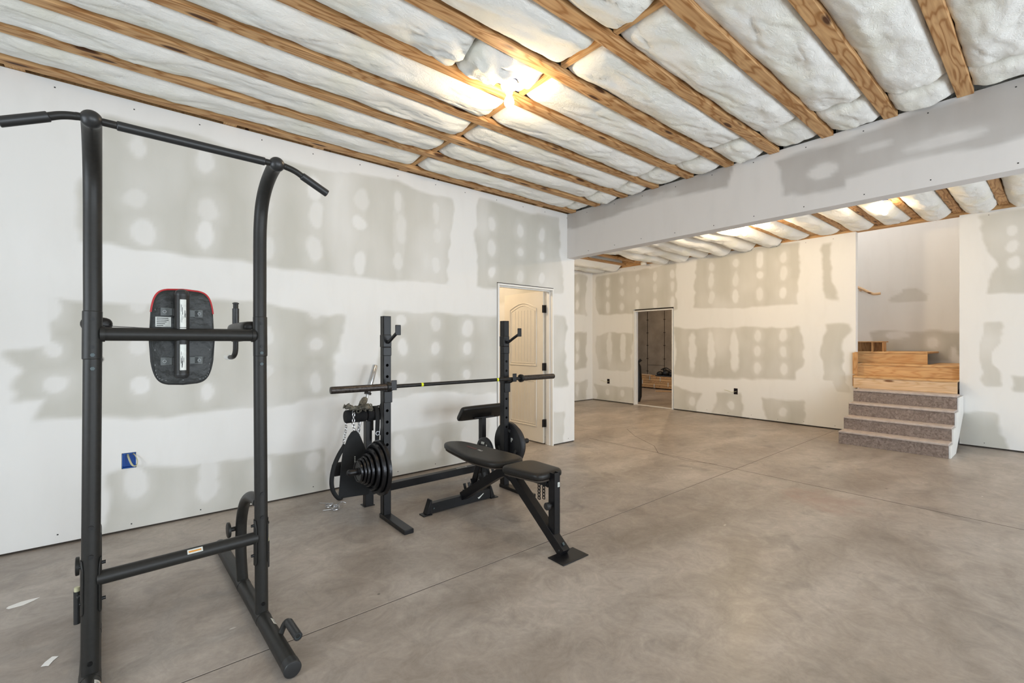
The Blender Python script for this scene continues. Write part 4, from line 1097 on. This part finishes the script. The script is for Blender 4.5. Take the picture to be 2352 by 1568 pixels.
    for sx_, k in secs:
        for a, b in prof: vs.append(c + ax * sx_ + dn * (a * k) + nrm * (b * k))
    fs = [(j * n + k, j * n + (k + 1) % n, (j + 1) * n + (k + 1) % n, (j + 1) * n + k) for j in range(3) for k in range(n)] + [tuple(range(n)), tuple(range(3 * n, 4 * n))]
    mb.add(vs, fs); mb.build('curl_pad', M['vinyl'], t, subsurf=2, angle=80)
    mb = MB(); mb.bb(2.5, 2.73, RY - .035, RY + .0, .60, .612); mb.build('pad_bracket', M['black'], t)
rack()

# ------------------------------------------------------------------ barbell
def barbell():
    y, z = UY - .118, 1.0085
    t = thing('barbell', 'long black barbell with yellow bands resting on the rack hooks', 'barbell', (2.07, y, z))
    mb = MB(); mb.cyl((1.40, y, z), (2.74, y, z), .0142, 20); s = mb.build('shaft', M['shaft'], t)
    for x in (1.70, 2.44):
        mb = MB(); mb.cyl((x - .009, y, z), (x + .009, y, z), .0150, 20); mb.build('band', M['yellow'], s)['label'] = 'yellow band'
    for q in (-1, 1):
        e0, e1 = 2.07 + q * .66, 2.07 + q * 1.065
        mb = MB(); mb.lathe([(.025, 0), (.025, .395), (.0235, .403), (.018, .405)], (e0, y, z), (q, 0, 0), 28); sl = mb.build('sleeve', M['worn'], t)
        mb = MB(); mb.lathe([(.020, 0), (.036, .004), (.037, .02), (.034, .03), (.026, .034)], (e0 - q * .03, y, z), (q, 0, 0), 28); mb.build('collar', M['shaft'], sl)
barbell()

# ------------------------------------------------------------------ weight plates
def plate(x, q, r, th, label, rubber=False, letter=False, y=UY, z=.39, rot=0.0, name='weight_plate', hub=True):
    """x = inner face, q = direction of the peg"""
    t = thing(name, label, 'weight plate', (x, y, z), 0, 'weight plates on the rack')
    R = r; b = .0258
    if not rubber:
        prof = [(b, 0), (R * .93, 0), (R, th * .18), (R, th * .82), (R * .96, th), (R * .88, th), (R * .84, th * .72), (R * .42, th * .70), (R * .38, th * .95), (b, th * .95)]
    else:
        prof = [(b, 0), (R * .96, 0), (R, th * .2), (R, th * .8), (R * .96, th), (R * .86, th), (R * .82, th * .65), (R * .36, th * .60), (R * .32, th), (b, th)]
    mb = MB(); mb.lathe(prof, (x, y, z), (q, 0, 0), 56, closed=True)
    o = mb.build('disc', M['rubber'] if rubber else M['iron'], t, angle=28)
    return t, o
# left stack, large next to the upright
stack = [(.2055, .034), (.184, .034), (.153, .030), (.122, .026), (.104, .022), (.093, .020), (.078, .022)]
names = ['largest', 'second largest', 'third largest', 'fourth largest', 'fifth largest', 'sixth largest', 'smallest, outermost']
x = UXL - .034
for (r, th), nm in zip(stack, names):
    plate(x, -1, r, th - .003, 'black iron weight plate, %s of the stack on the left peg' % nm); x -= th
# right side
t, o = plate(UXR + .034, 1, .2055, .045, 'large black plate with a white letter P on the right peg', rubber=True)
def text(parent, body, size, mat, loc, u, v, name, ext=.0006, bold=0.0):
    cu = bpy.data.curves.new(name, 'FONT'); cu.body = body; cu.size = size; cu.extrude = ext; cu.offset = bold; cu.align_x = 'CENTER'; cu.align_y = 'CENTER'
    tmp = bpy.data.objects.new('t', cu); me = bpy.data.meshes.new_from_object(tmp); me.name = name
    bpy.data.objects.remove(tmp)
    u = Vector(u).normalized(); v = Vector(v).normalized(); n = u.cross(v)
    root = parent
    while root.parent is not None: root = root.parent
    off = ORG.get(root.name, Vector((0, 0, 0)))
    Mx = Matrix((u, v, n)).transposed()
    for vt in me.vertices: vt.co = Mx @ vt.co + Vector(loc) - off
    me.materials.clear(); me.materials.append(mat)
    ob = bpy.data.objects.new(name, me); COL.objects.link(ob); ob.parent = parent
    return ob
# raised pad carrying the letter, and grip slots, on the face that looks to -X
mb = MB(); xp = UXR + .0325
mb.bb(xp, xp + .0015, UY - .105, UY - .035, .415, .475); mb.build('letter_pad', M['rubber'], t, bevel=.001)
text(t, 'P', .052, M['label'], (xp - .0008, UY - .066, .438), (0, -1, 0), (0, .0, 1), 'letter', bold=.0016)
for a in (90, 215, 325):
    aa = math.radians(a); cy_, cz_ = math.cos(aa) * .135, math.sin(aa) * .135
    mb = MB(); pts = [(UXR + .033, UY + (.135 * math.cos(aa + d)), .39 + .135 * math.sin(aa + d)) for d in np.linspace(-.35, .35, 9)]
    mb.tube(pts, .016, 10, flat=1.0); mb.build('grip_slot', M['ink'], t)
    mb = MB(); mb.tube([(p[0] - .010, UY + (p[1] - UY) * 1.16, .39 + (p[2] - .39) * 1.16) for p in pts], .0035, 8); mb.build('slot_rim', M['iron'], t)
plate(UXR + .082, 1, .172, .034, 'medium black plate behind the lettered plate on the right peg')
# smaller plate beside the right upright, on the inner side
t2 = thing('weight_plate', 'small black rounded plate with white lettering beside the right upright', 'weight plate', (2.55, 3.49, .18))
mb = MB(); mb.lathe([(.02, 0), (.112, 0), (.125, .008), (.125, .030), (.112, .04), (.085, .04), (.08, .032), (.045, .032), (.04, .04), (.02, .04)], (2.565, 3.49, .31), (-1, 0, 0), 48, closed=True); mb.build('disc', M['rubber'], t2, angle=30)
mb = MB(); mb.cyl((2.588, 3.49, .31), (2.49, 3.49, .31), .0195, 16); mb.bb(2.580, 2.5905, 3.45, 3.60, .285, .335); mb.build('short_peg', M['black'], t2)
mb = MB(); mb.prism([(-.03, 0), (.02, 0), (.032, .022), (-.018, .022)], (2.5245, 3.50, .372), (0, -1, 0), (0, 0, 1), .0008); mb.prism([(.05, -.01), (.066, -.01), (.07, .004), (.054, .004)], (2.5245, 3.50, .372), (0, -1, 0), (0, 0, 1), .0008); mb.build('print', M['label'], t2)['label'] = 'pale lettering fragment'

# ------------------------------------------------------------------ adjustable bench
def pad_mesh(outline, z0, th, edge=.016, slope=0.0, yref=0.0):
    n = len(outline); cx_ = sum(p[0] for p in outline) / n; cy_ = sum(p[1] for p in outline) / n
    vs = []; lay = [(-.010, 0), (0, .006), (.002, th * .45), (0, th - .014), (-.007, th - .005), (-.02, th - .001), (-.05, th + .001)]
    for d, z in lay:
        for (px_, py_) in outline:
            v = Vector((px_ - cx_, py_ - cy_)); L = v.length; v = v * ((L + d) / L)
            X, Y = cx_ + v.x, cy_ + v.y; vs.append((X, Y, z0 + z + slope * (Y - yref)))
    m = len(lay); fs = [(j * n + k, j * n + (k + 1) % n, (j + 1) * n + (k + 1) % n, (j + 1) * n + k) for j in range(m - 1) for k in range(n)]
    fs += [tuple(range(n)), tuple(range((m - 1) * n, m * n))]
    mb = MB(); mb.add(vs, fs); return mb
def roundpoly(pts, r, k=7):
    out = []; n = len(pts)
    for i in range(n):
        p = Vector(pts[i]).to_3d(); a = Vector(pts[i - 1]).to_3d(); b = Vector(pts[(i + 1) % n]).to_3d()
        rr = r[i] if isinstance(r, (list, tuple)) else r
        d1 = (a - p).normalized(); d2 = (b - p).normalized(); s = p + d1 * rr; e = p + d2 * rr
        for j in range(k + 1):
            t = j / k; q = s * (1 - t) ** 2 + p * 2 * t * (1 - t) + e * t * t; out.append((q.x, q.y))
    return out
def bench():
    t = thing('weight_bench', 'adjustable black weight bench with padded seat and back in front of the rack', 'weight bench', (2.06, 2.5, 0))
    X = 2.065
    seat = roundpoly([(X - .125, 2.385), (X - .10, 2.135), (X + .07, 2.095), (X + .115, 2.15), (X + .135, 2.395), (X, 2.425)], [.07, .07, .05, .05, .06, .10])
    seat = roundpoly([(X - .185, 2.43), (X - .120, 2.09), (X + .115, 2.095), (X + .115, 2.43)], [.08, .06, .06, .08])
    mb = pad_mesh(seat, .452, .05); mb.build('seat', M['vinyl'], t, subsurf=1, angle=80)
    mb = MB(); mb.prism([(a * .94 + X * .06, b * .94 + 2.27 * .06) for a, b in seat], (0, 0, .443), (1, 0, 0), (0, 1, 0), .009); mb.build('seat_board', M['gap'], t)
    bp = [(1.905, 2.59), (1.965, 2.515), (2.06, 2.495), (2.15, 2.50), (2.195, 2.55), (2.202, 2.66), (2.172, 2.93), (2.125, 3.19), (2.065, 3.275), (1.99, 3.285), (1.935, 3.21), (1.900, 2.98), (1.878, 2.75)]
    bq = smooth_path([Vector((a, b, 0)) for a, b in bp[-2:] + bp + bp[:3]], 5); back = [(p.x, p.y) for p in bq[10:-15]]
    sl = .018
    mb = pad_mesh(back, .447, .046, slope=sl, yref=2.5); bk = mb.build('backrest', M['vinyl'], t, subsurf=1, angle=80)
    mb = MB(); 
    vs = []; bb_ = [(a * .94 + 2.035 * .06, b * .96 + 2.88 * .04) for a, b in back]
    for z in (.437, .446): vs += [(a, b, z + sl * (b - 2.5)) for a, b in bb_]
    n = len(bb_); mb.add(vs, [tuple(range(n)), tuple(range(n, 2 * n))] + [(k, (k + 1) % n, n + (k + 1) % n, n + k) for k in range(n)]); mb.build('back_board', M['gap'], t)
    def zt(y): return .447 + .0475 + sl * (y - 2.5)
    # printed name down the backrest: the red word is unreadable at this distance, the white word reads PRO
    text(bk, 'PRO', .030, M['greytext'], (X - .028, 2.86, zt(2.86) + .001), (0, -1, 0), (1, 0, 0), 'print', ext=.0003, bold=.0004)
    text(bk, 'BODY', .030, M['redtext'], (X - .035, 2.885, zt(2.885) + .001), (0, -1, 0), (1, 0, 0), 'print', ext=.0003, bold=.0004) if False else None
    mb = MB()
    for i in range(7):
        y = 2.91 + i * .019; mb.bb(X - .037, X - .019, y, y + .013, zt(y) + .0006, zt(y) + .0012)
        if i % 2: mb.bb(X - .0295, X - .0265, y + .013, y + .019, zt(y) + .0006, zt(y) + .0012)
    mb.build('print', M['redtext'], bk)['label'] = 'faded red print'
    # main beam: front leg, apex, rear spine
    w = .058; d = .065
    A = Vector((X, 1.985, .012)); B = Vector((X, 2.47, .375)); C = Vector((X, 2.56, .40)); D = Vector((X, 2.65, .365)); E = Vector((X, 3.13, .075))
    mb = MB()
    def ribbon(pts, wd, ht):
        vs = []; n = len(pts)
        for i, p in enumerate(pts):
            tt = (pts[min(i + 1, n - 1)] - pts[max(i - 1, 0)]).normalized(); nn = Vector((1, 0, 0)).cross(tt).normalized()
            for sx_, sn in ((-1, -1), (1, -1), (1, 1), (-1, 1)): vs.append(p + Vector((sx_ * wd / 2, 0, 0)) + nn * (sn * ht / 2))
        fs = [(i * 4 + k, i * 4 + (k + 1) % 4, (i + 1) * 4 + (k + 1) % 4, (i + 1) * 4 + k) for i in range(n - 1) for k in range(4)] + [(0, 1, 2, 3), (4 * n - 1, 4 * n - 2, 4 * n - 3, 4 * n - 4)]
        mb.add(vs, fs)
    path = [A, A.lerp(B, .5), B] + smooth_path([B, C, D], 6)[1:-1] + [D, E]
    ribbon(path, w, d); mb.build('main_beam', M['black'], t, bevel=.005)
    mb = MB(); mb.bb(X - .112, X + .112, 1.885, 2.02, 0.0005, .007); mb.build('front_foot_plate', M['black'], t, bevel=.002)
    # rear foot
    mb = MB(); mb.bb(X - .31, X + .26, 3.11, 3.155, .008, .085)
    for q, xx in ((-1, X - .31), (1, X + .26)):
        mb.prism([(0, 0), (q * .045, 0), (q * .006, .105), (-q * .004, .105)], (xx, 3.165, .008), (1, 0, 0), (0, 0, 1), .06)
        mb.bb(min(xx, xx + q * .075), max(xx, xx + q * .075), 3.095, 3.17, .0, .008)
    rf_ = mb.build('rear_foot', M['black'], t, bevel=.002)
    mb = MB(); y = 3.1085
    mb.prism([(0, .012), (.012, 0), (.022, .004), (.065, .036), (.06, .038), (.018, .016)], (X + .125, y, .025), (1, 0, 0), (0, 0, 1), .001); mb.build('logo', M['label'], rf_)['label'] = 'white tick-shaped mark'
    # ladder teeth on the rear spine
    mb = MB(); u = (E - D).normalized(); nn = Vector((0, -u.z, u.y))
    if nn.z < 0: nn = -nn
    for f_ in (.18, .40, .62, .84):
        p = D.lerp(E, f_) + nn * (d / 2)
        for sx_ in (-1, 1):
            mb.bar(p + Vector((sx_ * .022, 0, 0)), p + Vector((sx_ * .022, 0, 0)) + nn * .045 - u * .008, .006, .024, up=(1, 0, 0))
        mb.bar(p + Vector((-.03, 0, 0)) + u * .03, p + Vector((.03, 0, 0)) + u * .03, .010, .010)
    mb.build('ladder_teeth', M['black'], t, bevel=.001)
    # backrest frame and its prop
    mb = MB(); mb.bar((X, 2.52, .417), (X, 3.06, .427), .045, .035); mb.bar((X - .0, 2.90, .415), (X - .0, 3.02, .13), .05, .02, up=(1, 0, 0)); mb.build('back_support', M['black'], t, bevel=.003)
    mb = MB(); mb.bar((X, 2.13, .415), (X, 2.5, .415), .045, .035); mb.bar((X, 2.47, .385), (X, 2.47, .42), .06, .06); mb.bar((X, 2.12, .405), (X, 2.20, .425), .03, .03); mb.build('seat_support', M['black'], t, bevel=.003)
    # hollow attachment post at the front
    yp = 2.085; hw = .026; mb = MB()
    for (a, b, c, e) in ((-hw, hw, -hw, -hw + .003), (-hw, hw, hw - .003, hw), (-hw, -hw + .003, -hw, hw), (hw - .003, hw, -hw, hw)):
        mb.bb(X + a + .008, X + b + .008, yp + c, yp + e, .088, .497)
    po = mb.build('attachment_post', M['black'], t)
    mb = MB(); mb.bar((X, yp + .02, .415), (X, 2.16, .425), .02, .04); mb.build('post_arm', M['black'], t)
    label_on(po, (X + .022, yp - hw, .42), (1, 0, 0), (0, 0, 1), .018, .030, lines=3, seed=3, lab='small white sticker')
    # perforated links hanging under the seat
    for x_, yy in ((X - .018, 2.20), (X + .010, 2.185)):
        mb = MB(); top = .425; zz = [.40, .378, .356, .334, .312]; ww = .0125
        n = 16; prev = .425
        mb.bb(x_ - .002, x_ + .002, yy - ww, yy + ww, .405, .43)
        for z in zz:
            outer = []; inner = []
            for k in range(n):
                a = 2 * PI * (k + .5) / n; c_, s_ = math.cos(a), math.sin(a); m_ = max(abs(c_) / ww, abs(s_) / .011); outer.append((c_ / m_, s_ / m_)); inner.append((.0075 * c_, .0075 * s_))
            vs = []
            for xx in (x_ - .002, x_ + .002): vs += [(xx, yy + a, z - .006 + b) for a, b in outer] + [(xx, yy + a, z - .006 + b) for a, b in inner]
            fs = []
            for k in range(n):
                l = (k + 1) % n; fs += [(k, l, n + l, n + k), (2 * n + l, 2 * n + k, 3 * n + k, 3 * n + l), (n + k, n + l, 3 * n + l, 3 * n + k), (k, 2 * n + k, 2 * n + l, l)]
            mb.add(vs, fs)
        mb.build('perforated_link', M['black'], t, angle=25)
    mb = MB(); mb.lathe([(.008, 0), (.008, .018), (.020, .02), (.024, .026), (.024, .044), (.018, .05)], (X - .018, yp, .29), (-1, 0, 0), 20); mb.build('lock_knob', M['grip'], t)
    mb = MB(); mb.cyl((X, 2.0, .073), (X, 1.988, .060), .007, 10); mb.cyl((X - .026, 2.50, .385), (X - .030, 2.50, .385), .006, 10); mb.cyl((X - .026, 2.005, .03), (X - .030, 2.005, .03), .005, 10); mb.cyl((X - .29, 3.1095, .045), (X - .29, 3.105, .045), .006, 10)
    mb.build('bolts', M['zinc'], t)
bench()

# ------------------------------------------------------------------ chrome bar, straps, chains, clips
def chrome_bar():
    b = Vector((1.315, 3.90, .003)); e = Vector((1.70, 4.06, 1.125)); d = (e - b).normalized()
    t = thing('chrome_bar', 'short chrome bar standing on end against the wall behind the rack', 'bar', tuple(b))
    mb = MB(); mb.cyl(b + d * .02, e - d * .02, .0135, 18); s = mb.build('shaft', M['chrome'], t)
    for p, q in ((b + d * .004, 1), (e, -1)):
        mb = MB(); mb.lathe([(.022, 0), (.0245, .004), (.0245, .255), (.022, .26)], p, d * q, 22); mb.build('sleeve', M['chrome'], t)
        mb = MB(); pp = p + d * (q * .26); mb.lathe([(.032, 0), (.032, .018)], pp, d * q, 22); mb.build('collar', M['hinge'], t)
chrome_bar()
def chain(name, label, pts, link=.030, r=.0028, mat=None, grp=None):
    P = smooth_path(pts, 30); L = [0]
    for a, b in zip(P, P[1:]): L.append(L[-1] + (b - a).length)
    n = max(2, int(L[-1] / (link * .74))); mb = MB()
    def at(s):
        for i in range(len(P) - 1):
            if L[i + 1] >= s: f = (s - L[i]) / max(L[i + 1] - L[i], 1e-9); return P[i].lerp(P[i + 1], f), (P[i + 1] - P[i]).normalized()
        return P[-1], (P[-1] - P[-2]).normalized()
    for i in range(n):
        c, tdir = at(L[-1] * (i + .5) / n); a, b, _ = frame(tdir); s = (a * .6 + b * .8) if i % 2 else (a * .8 - b * .6)
        pts_ = []
        for k in range(14):
            th = 2 * PI * k / 14; x = math.cos(th); y = math.sin(th)
            pts_.append(c + tdir * ((link * .5 - .008) * (1 if x > 0 else -1) * min(1, abs(x) * 3) + .008 * x) + s * (.0085 * y))
        mb.tube(pts_, r, 6, closed=True, caps=False)
    return tag(mb.build(name, mat or M['chrome']), label, 'chain', grp)
chain('dip_belt_chain', 'shiny silver chain looped over the foam roller above the black dip belt', [(1.299, 3.52, .645), (1.302, 3.535, .72), (1.305, 3.54, .78), (1.31, 3.575, .806), (1.32, 3.63, .80), (1.33, 3.66, .72), (1.36, 3.655, .62)], grp=None)
chain('thin_chain', 'thin silver chain hanging to the far left of the foam roller', [(1.290, 3.66, .71), (1.282, 3.655, .62), (1.262, 3.645, .54), (1.24, 3.62, .47)], .026, .0022)
chain('short_chain', 'short silver chain hanging right of the dip belt', [(1.385, 3.64, .69), (1.385, 3.64, .62), (1.38, 3.64, .54)], .030, .0026)
# mottled chain cover draped over the roller
def camo():
    rr = random.Random(12); mb = MB()
    base = [(1.262, 3.585, .835), (1.30, 3.575, .820), (1.34, 3.565, .815), (1.40, 3.565, .818), (1.46, 3.575, .812)]
    for k in range(3):
        pts = [(p[0] + rr.uniform(-.01, .01), p[1] + (k - 1) * .03 + rr.uniform(-.008, .008), p[2] + .006 * (1 - abs(k - 1)) + rr.uniform(-.006, .006)) for p in base]
        mb.tube(smooth_path(pts, 8), [.016 + .004 * math.sin(i * 1.3 + k) for i in range(33)], 10)
    for k in range(14):
        c = Vector((rr.uniform(1.29, 1.46), rr.uniform(3.54, 3.60), rr.uniform(.79, .825))); a = rr.uniform(0, PI)
        mb.tube([c + Vector((.016 * math.cos(th) * math.cos(a), .010 * math.cos(th) * math.sin(a), .013 * math.sin(th))) for th in np.linspace(0, 2 * PI, 11)[:-1]], .005, 6, closed=True, caps=False)
    mb.tube(smooth_path([(1.39, 3.60, .825), (1.42, 3.65, .84), (1.45, 3.70, .848), (1.475, 3.75, .852), (1.50, 3.80, .845)], 6), [.02, .024, .026, .026, .024, .026, .028, .026, .026, .028, .026, .026, .024, .026, .028, .026, .026, .026, .026, .024, .022, .02, .018, .016, .012], 10)
    return tag(mb.build('chain_cover', M['camo']), 'mottled grey-brown wrap bunched over the foam roller at the rack\'s left', 'wrap')
camo()
def dip_belt():
    t = thing('dip_belt', 'wide black dip belt hanging from a chain left of the weight plates', 'belt', (1.30, 3.5, .13))
    o = Vector((0, 3.512, 0)); u = Vector((1, 0, 0)); v = Vector((0, 0, 1))
    pts = [(1.176, .145), (1.42, .130), (1.415, .39), (1.385, .50), (1.345, .60), (1.318, .648), (1.280, .648), (1.245, .60), (1.212, .51), (1.195, .40)]
    mb = MB(); mb.prism(roundpoly(pts, .018, 3), o, u, v, .012); mb.build('pad', M['web'], t, bevel=.003)
    P = smooth_path([(1.235, 3.53, .545), (1.185, 3.53, .47), (1.145, 3.525, .38), (1.128, 3.52, .28), (1.14, 3.515, .20), (1.18, 3.51, .14), (1.21, 3.505, .14)], 6)
    mb = MB(); vs = []; n = len(P)
    for i, p in enumerate(P):
        tt = (P[min(i + 1, n - 1)] - P[max(i - 1, 0)]).normalized(); w_ = Vector((tt.z, 0, -tt.x)) * .012
        vs += [p + w_ + Vector((0, .012, 0)), p - w_ - Vector((0, .012, 0))]
    mb.add(vs, [(2 * i, 2 * i + 1, 2 * i + 3, 2 * i + 2) for i in range(n - 1)])
    s = mb.build('strap', M['web'], t); sm = s.modifiers.new('s', 'SOLIDIFY'); sm.thickness = .006
    r = random.Random(2); mb = MB()
    for k in range(6): mb.prism([(-.004, 0), (.004, 0), (.004, .007), (-.004, .007)], o + u * 1.30 + v * (.38 + k * .0125) - Vector((.0, .0128, 0)), u, v, .0006)
    mb.build('print', M['label'], t)['label'] = 'pale unreadable print'
dip_belt()
# strap thrown over the rear post, with a steel buckle
def band(name, parent, pts, wv, mat, th=.005):
    P = smooth_path(pts, 6); mb = MB(); vs = []; n = len(P); wv = Vector(wv)
    for p in P: vs += [p - wv, p + wv]
    mb.add(vs, [(2 * i, 2 * i + 1, 2 * i + 3, 2 * i + 2) for i in range(n - 1)])
    o = mb.build(name, mat, parent); s = o.modifiers.new('s', 'SOLIDIFY'); s.thickness = th; s.offset = 0; return o
t = thing('lifting_strap', 'black webbing straps with a steel buckle slung over the right foam roller', 'strap', (1.54, 3.55, .45))
band('webbing', t, [(1.495, 3.535, .53), (1.497, 3.535, .62), (1.50, 3.535, .74), (1.50, 3.56, .797), (1.50, 3.60, .812), (1.50, 3.65, .79), (1.50, 3.665, .70), (1.50, 3.665, .60)], (.018, 0, 0), M['web'])
band('webbing', t, [(1.535, 3.545, .58), (1.54, 3.54, .66), (1.54, 3.535, .74), (1.54, 3.56, .80), (1.54, 3.60, .814), (1.54, 3.64, .80)], (.014, .004, 0), M['web'])
mb = MB(); mb.lathe([(.018, 0), (.018, .004), (.012, .004), (.012, 0)], (1.497, 3.531, .60), (0, -1, 0), 20, closed=True); mb.build('buckle', M['chrome'], t)
t = thing('lifting_belt', 'stiff black belt with a tan lining looped over the end of the upper roller', 'belt', (1.575, 3.58, .45))
band('belt', t, [(1.578, 3.53, .50), (1.588, 3.52, .60), (1.588, 3.52, .70), (1.580, 3.53, .78), (1.572, 3.57, .832), (1.565, 3.63, .82), (1.56, 3.67, .72)], (.006, .012, 0), M['web'], .007)
band('lining', t, [(1.572, 3.53, .50), (1.582, 3.52, .60), (1.582, 3.52, .70), (1.574, 3.53, .775)], (.005, .011, 0), M['tan'], .002)
# spring clips on the floor
def spring_clip(loc, rot, label):
    t = thing('spring_clip', label, 'clip', loc, 0, 'spring clips on the floor'); o = Vector(loc); R = Matrix.Rotation(rot, 3, 'Z')
    pts = []
    for k in range(40):
        a = k / 39 * 2 * PI * 1.85 + .5; pts.append(o + R @ Vector((.029 * math.cos(a), .029 * math.sin(a), .004 + .022 * k / 39)))
    a0 = pts[0]; a1 = pts[-1]
    pts = [o + R @ Vector((.075, .055, .004)), o + R @ Vector((.06, .04, .004))] + pts + [o + R @ Vector((-.02, .055, .028)), o + R @ Vector((-.035, .085, .028))]
    mb = MB(); mb.tube(pts, .0035, 8); mb.build('wire', M['chrome'], t)
spring_clip((1.195, 3.775, 0), .3, 'chrome spring clip on the floor, farther from the rack')
spring_clip((1.215, 3.695, 0), 2.2, 'chrome spring clip on the floor, nearer the camera')
mb = MB(); mb.tube(smooth_path([(1.25, 3.78, .004), (1.28, 3.80, .012), (1.31, 3.80, .012), (1.33, 3.78, .004)], 6), .003, 8); tag(mb.build('wire_hook', M['chrome']), 'small bent chrome wire on the floor beside the chrome bar', 'hook')
# white plaster scraps on the slab near the left edge
for i, (x, y, s, a, lab) in enumerate(((-.46, 3.38, .05, .3, 'white plaster smear on the floor at the photo\'s left edge'), (-.285, 2.69, .035, 1.2, 'small white plaster scrap on the floor left of the tower'))):
    mb = MB(); r = random.Random(i); pts = [(s * (1 + r.uniform(-.3, .3)) * math.cos(k * .785) * 1.1, s * (1 + r.uniform(-.4, .4)) * math.sin(k * .785) * .5) for k in range(8)]
    mb.prism(pts, (x, y, .0006), (math.cos(a), math.sin(a), 0), (-math.sin(a), math.cos(a), 0), .0012); tag(mb.build('plaster_scrap', M['white']), lab, 'plaster')
